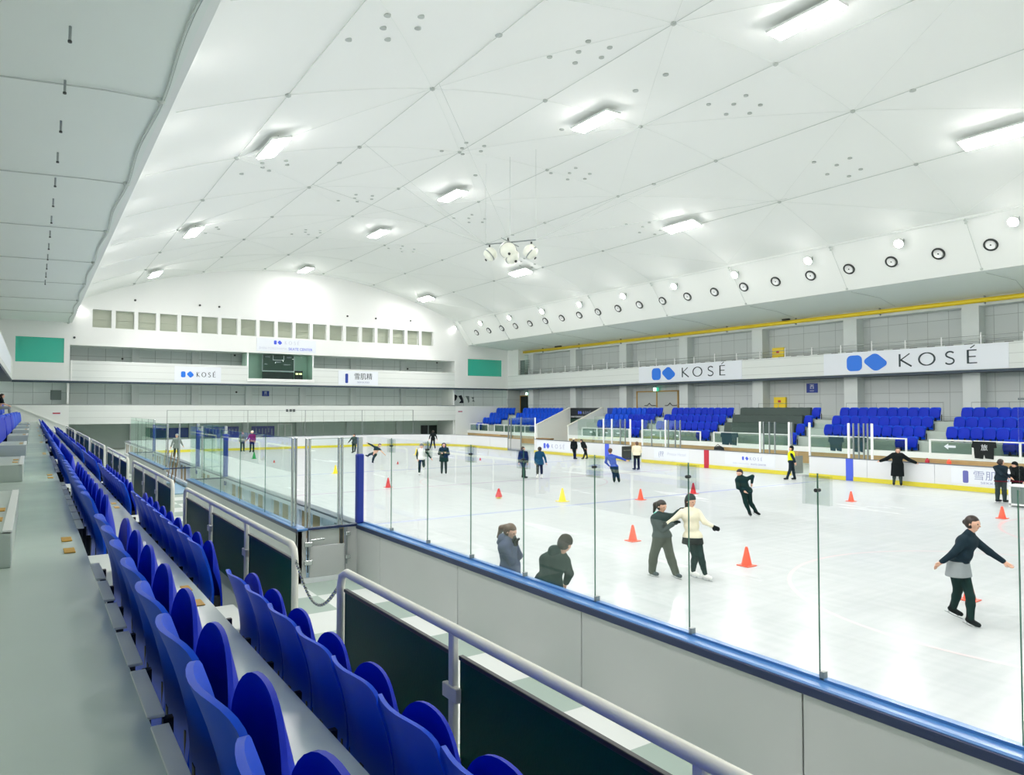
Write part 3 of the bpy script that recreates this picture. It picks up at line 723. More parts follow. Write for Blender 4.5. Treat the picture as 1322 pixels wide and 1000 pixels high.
# glass of the players boxes
def box_glass(x0, x1, y0, y1, z1, label=''):
    root = nearrb2 if x0 > 5.7 else pb1 if y1 < 29 else pb2
    g = rbox(root, 'glass_pane', 'glass_green', x0, x1, y0, y1, ZL, z1)
    rbox(g, 'pane_edge', 'glass_edge', x0, x1, y0, y1, z1, z1 + .008)
    if x1 - x0 < y1 - y0: rbox(g, 'pane_edge', 'glass_edge', x0, x1, y0 - .004, y0, ZL, z1)
box_glass(4.66, 5.62, 14.195, 14.209, 2.88, 'glass panel above the gate of the near players box')
ys = [14.6, 16.9, 19.3, 21.6, 24.0, 26.4]
for k in range(5): box_glass(4.495, 4.51, ys[k] + .02, ys[k + 1] - .02, 2.88, '%s glass panel along the aisle side of the near players box' % ('nearest' if k == 0 else FIRST[k] if k < 4 else 'farthest'))
for k, (a, c) in enumerate(((4.55, 4.86), (4.94, 5.6))): box_glass(a, c, 26.44, 26.455, 2.86, ['narrow', 'wide'][k] + ' glass panel across the far end of the near players box')
for k, (a, c) in enumerate(((4.6, 4.94), (5.02, 5.6))): box_glass(a, c, 31.57, 31.585, 2.86, ['narrow', 'wide'][k] + ' glass panel across the near end of the second players box')
ys = [31.7, 34.8, 37.9, 41.0, 44.1]
for k in range(4): box_glass(4.495, 4.51, ys[k] + .02, ys[k + 1] - .02, 2.86, '%s glass panel along the aisle side of the second players box' % ('nearest' if k == 0 else FIRST[k] if k < 3 else 'farthest'))
ys = [44.4, 47.4, 50.4, 53.4, 56.4]
for k in range(4): box_glass(5.74, 5.755, ys[k] + .02, ys[k + 1] - .02, 2.86, '%s glass panel on the near boards beyond the players boxes' % ('nearest' if k == 0 else FIRST[k] if k < 3 else 'farthest'))
ys = [26.6, 29.1, 31.5]
for k in range(2): box_glass(5.74, 5.755, ys[k] + .02, ys[k + 1] - .02, 2.86, '%s glass panel on the boards between the two players boxes' % ['nearer', 'farther'][k])
# stored sticks in the second box
for k in range(5):
    y = 33.0 + k * .9; o = thing('wooden_stick', 'brown stick with bent foot leaning in the second players box, %s from the front' % FIRST[k], 'stick', (5.0, y, .03), group='sticks in the second players box')
    MB().tube([(5.0, y, .08), (5.08, y + .2, .55), (5.3, y + .7, 1.55)], .02, 6).build('shaft', 'brown', o); MB().box(4.72, 5.02, y - .02, y + .02, .03, .12, .01).build('blade', 'tan', o)
# chain across the opening in the guard rail
S('trim_90', 'step_white', 2.12, 2.65, 5.3, 6.55, 0, .96)
S('trim_91', 'concrete', 2.65, 3.2, 5.3, 6.55, 0, .48)
t = thing('barrier_chain', 'sagging silver chain across the opening of the near guard rail', 'chain', (2.0, 5.9, 1.85))
mb = MB(); n = 44
for k in range(n):
    u = k / (n - 1); y = 6.46 - 1.09 * u; z = 2.12 - .26 * math.sin(math.pi * u)
    a = .5 if k % 2 else -.5
    ring_ = [(2.0 + .008 * math.cos(q) * (1 if k % 2 else .2), y + .024 * math.sin(q), z + .008 * math.cos(q) * (.2 if k % 2 else 1)) for q in [R(45 * i) for i in range(9)]]
    mb.tube(ring_, .006, 5, cap=False)
mb.build('links', 'steel', t); MB().tube([(2.0, 6.49, 2.14), (2.0, 6.45, 2.1)], .008, 5).build('hook', 'steel', t)
# tall transparent net behind the far boards
t = thing('protective_net', 'tall transparent net on thin cables behind the far end boards', 'net', (20, 62.3, ZB))
mb = MB(); zt = 3.35
mb.tube([(8.9, 62.3, zt), (30.5, 62.3, zt)], .018, 5)
for k in range(23): mb.tube([(8.9 + .98 * k, 62.3, ZB), (8.9 + .98 * k, 62.3, zt)], .008, 4)
mb.build('net_cable', 'grey_metal', t)
rbox(t, 'net_sheet', 'glass', 8.9, 30.5, 62.3, 62.31, ZB, zt)
for x in (8.9, 15.1, 20.0, 25.3, 30.5): rbox(t, 'net_post', 'grey_metal', x - .02, x + .02, 62.28, 62.33, 0, zt)
# ------------------------------------------------------------------ stadium seats (local: faces +X, stands on z = 0)
def shell(hw, z0, z1, r, pw, xf, th, nu=12, nv=8, hb=None):
    """closed plate: half width hw, from z0 to z1 with rounded top; xf(u, v) = x of its rear face"""
    mb = MB(); g = []
    for side in (0, 1):
        for j in range(nv + 1):
            v = j / nv
            for i in range(nu + 1):
                u = math.sin(math.pi / 2 * (2 * i / nu - 1)); zt = z1 - r * (1 - max(0, 1 - abs(u) ** pw) ** (1 / 2.0)); w_ = hw if hb is None else hb + (hw - hb) * min(1, v * 1.8)
                g.append((xf(u, v) + side * th, w_ * u, z0 + (zt - z0) * v))
    n = nu + 1; m_ = n * (nv + 1); fs = []
    for j in range(nv):
        for i in range(nu):
            a = j * n + i; fs += [(a, a + 1, a + n + 1, a + n), (m_ + a, m_ + a + n, m_ + a + n + 1, m_ + a + 1)]
    ring_ = list(range(n)) + [n * (j + 1) + n - 1 for j in range(nv)] + [n * nv + i for i in range(n - 2, -1, -1)] + [n * j for j in range(nv - 1, 0, -1)]
    for k in range(len(ring_)):
        a, b = ring_[k], ring_[(k + 1) % len(ring_)]; fs.append((a, b, m_ + b, m_ + a))
    mb.add(g, fs); return mb
back = shell(.286, .06, .82, .10, 4.5, lambda u, v: .01 - .11 * v * v + .075 * u * u * (0.3 + .7 * v) + .03 * math.sin(v * 3.1), .020, nu=16, nv=10, hb=.255)
pan = shell(.280, .20, .79, .23, 2.3, lambda u, v: .17 - .08 * v + .02 * math.sin(v * 3.1) - .02 * u * u, .017, nu=18, nv=10, hb=.24)
def bevel_mod(o, w_=.008):
    b = o.modifiers.new('bevel', 'BEVEL'); b.width = w_; b.segments = 2; b.limit_method = 'ANGLE'; b.angle_limit = R(50)
def make_seat():
    t = thing('stadium_seat', '', 'seat')
    o = back.build('backrest', 'seat_blue', t, smooth=True, world=False)
    o2 = pan.build('seat_pan', 'seat_pan_blue', t, smooth=True, world=False)
    mb = MB().box(-.02, .16, -.035, .035, .0, .10, .01).box(.02, .10, -.03, .03, .08, .34, .01).box(.05, .15, .215, .25, .18, .32, .01).box(.05, .15, -.25, -.215, .18, .32, .01)
    mb.box(-.035, .0, .272, .312, .04, .40)
    mb.tube([(.10, -.24, .25), (.10, .24, .25)], .022, 8)
    mb.build('bracket', 'black_plastic', t, world=False)
    for q in (o, o2):
        for p in q.data.polygons: p.use_smooth = True
        q.data.set_sharp_from_angle(angle=R(40))
    return t
seat0 = make_seat()
seats = []     # (x, y, z, faces_left, label, group)
starts = [.98] + [7.3 + 6.6 * k for k in range(8)]
def left_row(xb, z, row, y_from=0, y_to=62, only=None, shift=0):
    for bi, y0 in enumerate(starts):
        if only and bi not in only: continue
        for k in range(9):
            y = y0 + .585 * k + shift
            if y_from <= y <= y_to:
                seats.append((xb, y, z, 0, 'blue seat %s, %s seat of the %s block' % (row, FIRST[k], 'nearest' if bi == 0 else FIRST[bi] + ' nearest'), 'blue seats ' + row))
left_row(.455, 1.95, 'beside the grey aisle', shift=-.08)
left_row(1.335, 1.44, 'behind the near guard rail')
left_row(-.80, 2.46, 'left of the aisle', y_from=13)
left_row(-1.72, 2.97, 'in the raised left row', y_from=44)
rr = {'top': (43.7, 2.745), 'second': (42.8, 2.22), 'third': (41.9, 1.68), 'bottom': (41.0, 1.11)}
bl = [('in the far corner', 67.55, .62, 6), ('left of the stair walls', 62.3, .63, 11), ('right of the stair walls', 48.1, .62, 10), ('left of the grey covers', 40.85, .62, 10),
      (None, 33.95, .58, 11), ('right of the grey covers', 26.15, .62, 10), ('at the right picture edge', 18.85, .62, 7)]
for row, (x, z) in rr.items():
    for nm, y0, pitch, n in bl:
        for k in range(n):
            y = y0 - pitch * k
            if nm is None:
                if k < 10: continue
                lab = 'uncovered blue seat right of the grey cover on the %s row' % row
            else:
                if row == 'bottom' and k not in ({0: (0, 1), 1: (8, 9, 10)}.get(bl.index((nm, y0, pitch, n)), (n - 2, n - 1))): continue
                lab = 'blue seat, %s row of the far stand %s, %s from left' % (row, nm, FIRST[k])
            seats.append((x + .04, y, z, 1, lab, 'blue seats of the far stand, %s row' % row))
def seat_key(s): return (s[0] ** 2 + s[1] ** 2 + (s[2] - 3.1) ** 2) * (3.0 if s[0] < -.5 else 1.0)
seats.sort(key=seat_key)
for i, (x, y, z, fl, lab, grp) in enumerate(seats[:300]):
    o = seat0 if i == 0 else copy_tree(seat0)
    o.location = (x, y, z); o.rotation_euler = (0, 0, math.pi if fl else 0); o.scale = (1, 1.07 if fl else 1, 1); set_label(o, lab, grp)
rest = MB()
for x, y, z, fl, lab, grp in seats[300:]:
    s_ = -1 if fl else 1
    for src in (back, pan): rest.add([(x + s_ * a, y + s_ * b, z + c) for a, b, c in src.v], src.f)
if rest.v:
    o = rest.build('stadium_seat_row', 'seat_blue', smooth=True); o['kind'] = 'stuff'; tag(o, 'rows of tiny blue seats farthest away in the stands', 'seats')
# white mounting plates at the edge of the aisle, number plates and amber step marks
pl = None
for bi, y0 in enumerate(starts):
    for k in range(8):
        y = y0 + .585 * k - .05
        if pl is None: pl = MB().box(-.05, .005, .0, .50, -.006, .006, .002).build('mounting_plate', 'step_white', base=False); tag(pl, '', 'bracket'); o = pl
        else: o = pl.copy(); C.objects.link(o)
        o.location = (.385, y, 2.46); set_label(o, 'white plate on the aisle edge behind the %s seat of the %s block' % (FIRST[k], 'nearest' if bi == 0 else FIRST[bi] + ' nearest'), 'white plates along the aisle edge')
am = None
marks = []
for bi in range(7):
    g = 6.05 + 6.6 * bi; nm = 'nearest' if bi == 0 else FIRST[bi] + ' nearest'
    for d, w_ in ((.08, 'front'), (.62, 'rear')): marks.append((.24, g + d, 2.462, '%s amber plate on the aisle edge at the %s seat gap' % (w_, nm))); marks.append((1.12, g + d, 1.952, '%s amber plate on the second tread at the %s seat gap' % (w_, nm)))
    for d, w_ in ((.25, 'front'), (.85, 'rear')): marks.append((-.2, g + d, 2.702, '%s amber plate on the %s step block left of the aisle' % (w_, nm)))
for i, (x, y, z, lab) in enumerate(marks):
    if am is None:
        am = MB().box(-.035, .035, -.10, .10, 0, .006, .002).build('step_mark', 'amber', base=False); tag(am, '', 'floor mark'); o = am
    else: o = am.copy(); C.objects.link(o)
    o.location = (x, y, z); set_label(o, lab, 'amber plates on the steps')
# half steps left of the aisle and small box steps in the gaps
def half_step(y0, y1, i):
    t = thing('step_block', 'grey painted step block on the left of the aisle, %s' % (['nearest', 'second', 'third', 'fourth', 'fifth', 'sixth', 'seventh', 'eighth'][i]), 'step', (-.33, (y0 + y1) / 2, 2.46))
    rbox(t, 'block', 'concrete', -.60, -.10, y0, y1, 2.46, 2.70, bev=.006); rbox(t, 'nosing', 'step_white', -.15, -.098, y0, y1, 2.685, 2.706)
for i in range(7): half_step(5.7 + 6.6 * i if i == 0 else 5.7 + 6.6 * i, 8.5 + 6.6 * i if i == 0 else 7.9 + 6.6 * i, i)
for i in range(7):
    y = 6.05 + 6.6 * i; lab = 'nearest' if i == 0 else FIRST[i] + ' nearest'
    tag(MB().box(.36, .62, y, y + .72, 1.95, 2.30, .01).build('box_step', 'step_white'), 'cream box step in the gap of the aisle-side seats, %s' % lab, 'step', 'box steps between seat blocks')
    tag(MB().box(1.22, 1.55, y, y + .78, 1.44, 1.72, .01).build('box_step', 'step_white'), 'white box step in the gap of the seats behind the guard rail, %s' % lab, 'step', 'box steps between seat blocks')
# ------------------------------------------------------------------ guard rails of the near stand
def guard_rail(y0, y1, posts_, label, x=2.0, zt=2.25, zb=1.5, m='panel_green'):
    y0, y1, posts_ = y0 * .833, y1 * .833, [p * .833 for p in posts_]
    t = thing('guard_rail', label, 'railing', (x, (y0 + y1) / 2, zb))
    pts = [(x, y0, zb), (x, y0, zt - .12), (x, y0 + .03, zt - .04), (x, y0 + .12, zt), (x, y1 - .12, zt), (x, y1 - .03, zt - .04), (x, y1, zt - .12), (x, y1, zb)]
    MB().tube(pts, .032, 10).build('top_rail', 'rail_white', t, smooth=True)
    ps = [y0] + posts_ + [y1]
    for p in posts_:
        q = MB().box(x - .02, x + .02, p - .028, p + .028, zb - .05, zt - .02, .006).build('rail_post', 'rail_white', t)
    for p in posts_:
        for z in (zt - .34, zb + .03): MB().box(x - .03, x + .006, p - .08, p + .08, z - .05, z + .03, .004).build('clip_plate', 'rail_white', t)
    for a, c in zip(ps[:-1], ps[1:]):
        pn_ = MB().box(x + .012, x + .030, a + .05, c - .05, zb - .28, zt - .14, .004).build('rail_panel', m, t)
        MB().box(x + .004, x + .034, a + .05, c - .05, zt - .16, zt - .135, .003).build('panel_cap', 'dark_metal' if m == 'panel_green' else m, pn_)
    return t
guard_rail(-4.4, 6.4, [-2.2, -.05, 2.11, 4.27], 'white tube guard rail with dark green panels, nearest run at the bottom of the picture')
guard_rail(7.79, 14.5, [9.91, 12.2], 'white guard rail with three dark green panels beside the near players box')
guard_rail(15.95, 22.8, [18.2, 20.5], 'third nearest white guard rail with dark green panels')
guard_rail(24.2, 31.4, [26.6, 29.0], 'fourth nearest white guard rail with dark green panels')
guard_rail(32.6, 40.4, [35.2, 37.8], 'fifth nearest white guard rail with dark green panels')
guard_rail(41.6, 55, [46, 50.5], 'sixth nearest white guard rail, close to the far end')
guard_rail(56.6, 71, [61, 66], 'farthest white guard rail of the near stand')
# guard rails of the far stand
def far_rail(y0, y1, n, label):
    x, zt, zb = 39.95, 1.86, 1.0
    t = thing('guard_rail', label, 'railing', (x, (y0 + y1) / 2, zb))
    MB().box(x - .04, x + .04, y0, y1, zt - .07, zt, .01).build('top_rail', 'white_metal', t)
    MB().box(x - .04, x + .03, y0, y1, zb - .12, zb - .02, .01).build('bottom_rail', 'white_metal', t)
    ps = [y0 + (y1 - y0) * k / n for k in range(n + 1)]
    for p in ps: MB().box(x - .04, x + .03, p - .05, p + .05, zb - .1, zt, .01).build('rail_post', 'white_metal', t)
    for a, c in zip(ps[:-1], ps[1:]): MB().box(x - .006, x + .006, a + .06, c - .06, zb + .02, zt - .14).build('rail_panel', 'panel_clear', t)
    return t
far_rail(63.73, 67.4, 2, 'white framed guard rail in front of the corner seats'); far_rail(55.1, 62.46, 4, 'white framed guard rail left of the sloping stair walls')
far_rail(42.3, 48.2, 3, 'white framed guard rail just right of the sloping stair walls'); far_rail(34.92, 40.8, 3, 'white framed guard rail below the block left of the covered seats')
far_rail(27.7, 33.68, 3, 'white framed guard rail below the grey covered seats'); far_rail(20.36, 26.2, 3, 'white framed guard rail behind the person in the long black coat')
far_rail(12.8, 19.1, 3, 'white framed guard rail at the right edge with an arrow sign')
# grey dust covers over seats
for row, (x, z) in list(rr.items())[:3]:
    y0, n = 34.25, 10; mb = MB(); prof = []
    ys = [y0 - .1 * k for k in range(int(n * .58 / .1) + 1)]
    vs = []; m_ = len(ys)
    for y in ys:
        b = .02 * abs(math.sin((y0 - y) / .58 * math.pi)); zt = z + .81 + b
        for dx, zz in ((.18, z + .04), (.13, zt - .02), (.05, zt), (-.12, zt - .04), (-.21, z + .02)): vs.append((x + dx, y, zz))
    fs = [(5 * i + k, 5 * i + k + 1, 5 * i + 6 + k, 5 * i + 5 + k) for i in range(m_ - 1) for k in range(4)] + [(0, 1, 2, 3, 4), tuple(5 * (m_ - 1) + k for k in (4, 3, 2, 1, 0))]
    fs += [(5 * i, 5 * i + 5, 5 * i + 9, 5 * i + 4) for i in range(m_ - 1)]
    o = mb.add(vs, fs).build('seat_cover', 'cover_grey'); tag(o, 'dark grey fabric cover over the %s row of seats in the far stand' % row, 'seat cover', 'grey covers over the far seats')
# ------------------------------------------------------------------ small things on the far stand
def hung(name, y0, y1, z0, z1, m, label, cat='jacket'):
    t = thing(name, label, cat, (39.85, (y0 + y1) / 2, z0)); mb = MB(); ym = (y0 + y1) / 2; h = z1 - z0
    mb.prism([(y0, z1 - .02), (y0 - .04, z1 - .35 * h), (y0 + .08, z1 - .38 * h), (y0 + .10, z0), (ym - .06, z0 + .03), (ym, z0 + .3 * h), (ym + .05, z0), (y1 - .1, z0 + .02), (y1 - .06, z1 - .4 * h), (y1 + .05, z1 - .36 * h), (y1, z1 - .02)], .06, lambda a, b, e: (39.92 - e, a, b))
    mb.build('cloth', m, t); return t
mat('cloth_black', rgb(18, 26, 28), .85); mat('cloth_navy', rgb(22, 60, 70), .85)
j = hung('hanging_jacket', 15.95, 17.0, .95, 1.84, 'cloth_black', 'dark jacket with white characters hanging on the rail at right')
text(j, (39.855, 16.45, 1.5), RZ, '旅', .34, 'sign_white', .3, .004)
hung('hanging_jacket', 31.6, 33.0, .98, 1.84, 'cloth_navy', 'dark coat hanging over the rail below the covered seats')
hung('hanging_jacket', 24.0, 24.9, .95, 1.8, 'cloth_navy', 'dark trousers hanging on the rail left of the person in the black coat', 'clothing')
hung('hanging_jacket', 22.6, 23.4, .95, 1.84, 'cloth_navy', 'second dark garment on the rail left of the person in the black coat', 'clothing')
o = box('arrow_sign', 'ink', 39.90, 39.92, 17.75, 18.35, 1.48, 1.52); bpy.data.objects.remove(o)
t = thing('arrow_sign', 'small white arrow on the clear rail panel at right', 'sign', (39.92, 18.1, 1.5))
put(MB().prism([(-.3, 0), (-.08, .16), (-.08, .06), (.28, .06), (.28, -.06), (-.08, -.06), (-.08, -.16)], .006, lambda a, b, e: (a, -e, b)), 'arrow', 'sign_white', t, (39.93, 18.1, 1.5), RZ)
for y, lab in ((47.0, 'right of the stair walls'), (45.0, 'beside the tall glass posts'), (43.6, 'left of the open gate'), (37.2, 'left of centre, under the blue seats'), (39.6, 'beside the thick glass post')):
    tag(MB().box(39.92, 39.935, y - .16, y + .16, 1.42, 1.52).build('paper_notice', 'sign_white'), 'small white notice on the rail panel %s' % lab, 'notice', 'notices on the far rail')
for i, (y, nm) in enumerate(((16.9, 'right of'), (19.9, 'left of'))): pass
def bench(y0, y1, label):
    t = thing('bench', label, 'bench', (36.5, (y0 + y1) / 2, 0)); rbox(t, 'bench_seat', 'tan', 36.2, 36.8, y0, y1, .62, .72, bev=.02); rbox(t, 'bench_back', 'tan', 36.8, 36.88, y0, y1, .72, 1.0, bev=.02)
    for k in range(4): y = y0 + .3 + (y1 - y0 - .6) * k / 3; rbox(t, 'leg', 'grey_metal', 36.25, 36.75, y, y + .08, 0, .62)
bench(12.8, 17.7, 'long tan bench behind the boards at the right edge'); bench(35.6, 41.5, 'long tan bench behind the boards left of the open gate'); bench(24.9, 30.2, 'long tan bench behind the boards by the centre line')
bench(56.6, 61.0, 'tan bench behind the boards near the far corner')
for y, m, lab in ((16.6, 'cone_orange', 'right one'), (17.6, 'red', 'left one')):
    tag(MB().lathe([(.1, 0), (.1, .25), (.04, .3), (.04, .34)], 10, (36.5, y, .72)).build('drink_bottle', m), '%s of two small bottles standing on the tan bench at right' % lab, 'bottle')
t = thing('gear_bag', 'dark bag and cloth heaped on the bench behind the centre boards', 'bag', (36.4, 30.3, 0)); MB().lathe([(.25, .7), (.34, .8), (.3, 1.0), (.12, 1.1)], 12, (36.4, 30.3, 0)).build('bag_body', 'cloth_black', t)
MB().tube([(36.3, 30.6, 1.0), (36.3, 30.3, 1.22), (36.3, 30.0, 1.0)], .02, 6).build('strap', 'cloth_black', t)
# doors, signs, cabinets on the right wall
def double_door(y0, y1, z0, z1, m, fm, label, n, bars=True):
    t = box('door_%d' % n, m, 46.93, 46.99, y0, y1, z0, z1, kind='structure')
    for y in (y0, (y0 + y1) / 2, y1): box('door_frame', fm, 46.88, 47.0, y - .06, y + .06, z0, z1 + .1, parent=t)
    box('door_frame', fm, 46.88, 47.0, y0, y1, z1, z1 + .1, parent=t)
    if bars:
        for a in (y0 + .4, (y0 + y1) / 2 + .4):
            MB().tube([(46.86, a - .3, z0 + 1.02), (46.86, a + .25, z0 + 1.02), (46.86, a + .5, z0 + 1.25), (46.86, a + .75, z0 + 1.02), (46.86, a + 1.1, z0 + 1.02)], .03, 6).build('door_handle', 'dark_metal', t)
    return t
double_door(43.5, 48.6, 2.745, 5.0, 'door_grey', 'door_frame_gold', '', 1)
double_door(64.3, 67.8, 2.745, 4.9, 'door_dark', 'door_frame_gold', '', 2, False)
def exit_sign(y, z, label, x=46.6):
    t = thing('exit_sign', label, 'exit sign', (x, y, z)); rbox(t, 'sign_case', 'exit_green', x, x + .1, y - .3, y + .3, z, z + .34); rbox(t, 'lit_face', 'exit_lit', x - .012, x, y - .08, y + .24, z + .03, z + .31)
    rbox(t, 'hanger', 'grey_metal', x + .03, x + .07, y - .02, y + .02, z + .34, 5.6 if z < 5.6 else z + .6)
exit_sign(45.9, 5.05, 'green and white exit sign above the gold framed double doors'); exit_sign(66.0, 5.0, 'lit exit sign above the dark doors in the far corner'); exit_sign(65.2, 8.75, 'lit exit sign on the upper gallery at the far corner')
def blue_sign(loc, rz, label, s_=1.0, ch='西'):
    t = thing('block_sign', label, 'sign', loc); mb = MB().box(-.42 * s_, .42 * s_, -.03, 0, -.32 * s_, .32 * s_); put(mb, 'sign_plate', 'navy_sign', t, loc, rz)
    v = Vector((0, -.032, 0)); v.rotate(Matrix.Rotation(rz, 3, 'Z'))
    text(t, Vector(loc) + v + Vector((0, 0, .07 * s_)), rz, ch, .36 * s_, 'sign_white', None, .003); text(t, Vector(loc) + v + Vector((0, 0, -.2 * s_)), rz, 'WEST' if ch == '西' else 'SOUTH', .13 * s_, 'ink_pale', None, .003)
blue_sign((46.99, 30.6, 4.98), RZ, 'square blue block sign on the right wall between the two wide columns', 1.05)
blue_sign((18.85, YF + 2.99, 4.95), 0, 'square blue block sign on the grey wall under the scoreboard booth', .8, '南')
def hydrant(y, z, label):
    t = thing('equipment_cabinet', label, 'cabinet', (46.9, y, z)); rbox(t, 'cabinet_body', 'yellow', 46.78, 46.98, y - .5, y + .5, z, z + .95, bev=.02); rbox(t, 'warning_mark', 'red', 46.765, 46.78, y - .12, y + .12, z + .55, z + .72)
    rbox(t, 'label_plate', 'sign_white', 46.765, 46.78, y - .15, y + .15, z + .05, z + .18)
hydrant(33.2, 3.4, 'yellow equipment cabinet on the wall above the grey covered seats'); hydrant(33.3, 7.15, 'yellow equipment cabinet on the upper gallery wall')
t = thing('wall_speaker', 'small black loudspeaker above the yellow pipe at right', 'speaker', (46.0, 32.0, 10.05)); MB().box(45.85, 46.1, 31.7, 32.3, 10.0, 10.2, .03).build('speaker_case', 'dark_metal', t); rbox(t, 'bracket', 'grey_metal', 46.0, 46.05, 31.95, 32.05, 10.2, 10.3)
t = thing('wall_speaker', 'small black loudspeaker above the far part of the yellow pipe', 'speaker', (46.0, 59.4, 10.0)); MB().box(45.85, 46.1, 58.9, 59.9, 9.95, 10.2, .03).build('speaker_case', 'dark_metal', t); rbox(t, 'bracket', 'grey_metal', 46.0, 46.05, 59.35, 59.45, 10.2, 10.3)
t = thing('ceiling_pipe', 'long bright yellow pipe running under the soffit over the upper gallery', 'pipe', (46.0, 30, 9.75)); MB().tube([(46.0, Y0 + .3, 9.84), (46.0, 65.8, 9.84)], .14, 14).build('pipe', 'yellow', t, smooth=True)
for k in range(12): MB().box(45.95, 46.15, -6 + 6.2 * k, -5.95 + 6.2 * k, 9.6, 10.1).build('pipe_hanger', 'grey_metal', t)
# upper gallery hand rail
t = thing('gallery_rail', 'thin grey hand rail standing on the white fascia of the upper gallery', 'railing', (45.4, 30, 7.24))
mb = MB().tube([(45.4, Y0 + .2, 7.72), (45.4, 65.9, 7.72)], .02, 6).tube([(45.4, Y0 + .2, 7.5), (45.4, 65.9, 7.5)], .014, 6); mb.build('rail_tube', 'grey_metal', t)
for k in range(34):
    y = -7 + 2.15 * k
    if y < 66: MB().box(45.37, 45.43, y - .03, y + .03, 7.24, 7.78 if k % 3 else 7.9).build('rail_post', 'white_metal', t)
mb = MB()
for k in range(70): mb.box(45.5, 45.55, -8 + 1.05 * k, -7.55 + 1.05 * k, 7.24, 7.29)
mb.build('toe_strip', 'dark_metal', t)
t = thing('gallery_cage', 'grey mesh cage at the far end of the upper gallery', 'cage', (45.6, 65.3, 6.9))
mb = MB()
for k in range(9): mb.box(45.55, 45.57, 64.0 + .24 * k, 64.02 + .24 * k, 7.24, 8.9)
for k in range(7): mb.box(45.55, 45.57, 64.0, 65.95, 7.3 + .26 * k, 7.32 + .26 * k)
mb.build('mesh', 'grey_metal', t); rbox(t, 'side_sheet', 'panel_grey', 45.6, 45.62, 65.0, 65.9, 7.24, 8.9)
for x0, y0, z0, nm in ((46.3, 62, 2.745, 0),):
    pass
# rails behind the top row of the far stand
for i, (a, c) in enumerate(((20.4, 26.4), (13.2, 18.9), (28.2, 33.2), (34.9, 41.2), (56, 62.5))):
    t = thing('aisle_rail', 'thin wire hand rail behind the top row of seats, %s from the right' % FIRST[[1, 0, 2, 3, 4][i]], 'railing', (44.3, (a + c) / 2, 2.745), group='hand rails behind the top rows')
    MB().tube([(44.3, a, 2.75), (44.3, a, 3.85), (44.3, c, 3.85), (44.3, c, 2.75)], .018, 6).build('rail_tube', 'grey_metal', t)
    for k in (1, 2): y = a + (c - a) * k / 3; MB().tube([(44.3, y, 2.75), (44.3, y, 3.85)], .015, 6).build('rail_post', 'grey_metal', t)
# ------------------------------------------------------------------ the big banners
def banner(y0, y1, us, lab, zs):
    t = thing('banner', lab, 'banner', (45.28, (y0 + y1) / 2, 5.8))
    rbox(t, 'banner_sheet', 'sign_white', 45.27, 45.297, y1, y0, 5.78, 7.22)
    Y_ = lambda u: P(u, 480, X=45.26)[1]
    l1, l1b, l2, l2b = [Y_(u) for u in us[:4]]
    zc = zs; x = 45.262
    w1 = l1 - l1b; w2 = l2 - l2b; h = 1.04
    put(MB().prism(rrect(w1, h, w1 * .3), .015, lambda a, b, e: (a, -e, b)), 'logo_square', 'logo_blue', t, (x, (l1 + l1b) / 2, zc), RZ)
    s_ = .96; r = rrect(s_ * .82, s_ * .98, .24); c, sn = math.cos(R(40)), math.sin(R(40)); wx = max(a * c - b * sn for a, b in r) - min(a * c - b * sn for a, b in r); k = w2 / wx; hy = max(a * sn + b * c for a, b in r) - min(a * sn + b * c for a, b in r)
    put(MB().prism([((a * c - b * sn) * k, (a * sn + b * c) * (h + .06) / hy) for a, b in r], .015, lambda a, b, e: (a, -e, b)), 'logo_diamond', 'logo_blue', t, (x, (l2 + l2b) / 2, zc + .0), RZ)
    base = Y_(us[4]); chars = []
    for ch, a, b in zip('KOSÉ', us[4::2], us[5::2]): chars.append((ch, base - Y_(a), Y_(a) - Y_(b)))
    word(t, (x, base, zc - .38), RZ, chars, .80, 'ink', .012)
banner(46.65, 35.43, [841.6, 853, 855, 871.4, 880, 889.4, 894.4, 906.4, 913, 921.4, 928.6, 936.6], 'long white banner with blue emblem and dark lettering, left one on the right balcony', 6.5)
banner(28.58, 17.36, [1093.4, 1113, 1116, 1145, 1160, 1177.6, 1186.2, 1207.4, 1219.3, 1233.3, 1248.2, 1262.4], 'long white banner with blue emblem and dark lettering, right one on the right balcony', 6.5)
def far_banner(x0, x1, z0, z1, lab):
    t = thing('banner', lab, 'banner', ((x0 + x1) / 2, YF - .02, z0)); rbox(t, 'banner_sheet', 'sign_white', x0, x1, YF - .03, YF - .005, z0, z1); return t
t = far_banner(10.25, 14.1, 5.85, 7.2, 'small white banner with blue emblem on the left part of the far gallery')
logo(t, (10.95, YF - .032, 6.5), 0, 0, .58, .42, 'logo_blue', .01); word(t, (12.05, YF - .032, 6.3), 0, [('K', 0, .24), ('O', .42, .34), ('S', .95, .22), ('É', 1.35, .24)], .42, 'ink', .01)
t = far_banner(25.1, 29.3, 5.85, 7.25, 'white banner with a dark blue bottle and three characters on the far gallery')
put(MB().prism([(a, b) for a, b in rrect(.3, .95, .1)], .01, lambda a, b, e: (a, -e, b)), 'bottle_mark', 'navy_sign', t, (25.95, YF - .032, 6.5), 0)
text(t, (27.7, YF - .034, 6.68), 0, '雪肌精', .7, 'ink', 1.9, .005); text(t, (27.7, YF - .034, 6.12), 0, 'SEKKISEI', .22, 'ink_soft', 1.3, .004)
t = far_banner(17.2, 22.8, 8.85, 10.1, 'pale banner naming the skate center above the scoreboard booth')
logo(t, (18.9, YF - .032, 9.72), 0, 0, .42, .3, 'logo_blue2', .01); word(t, (19.8, YF - .032, 9.58), 0, [('K', 0, .2), ('O', .38, .28), ('S', .85, .18), ('É', 1.2, .2)], .32, 'ink_pale', .01)
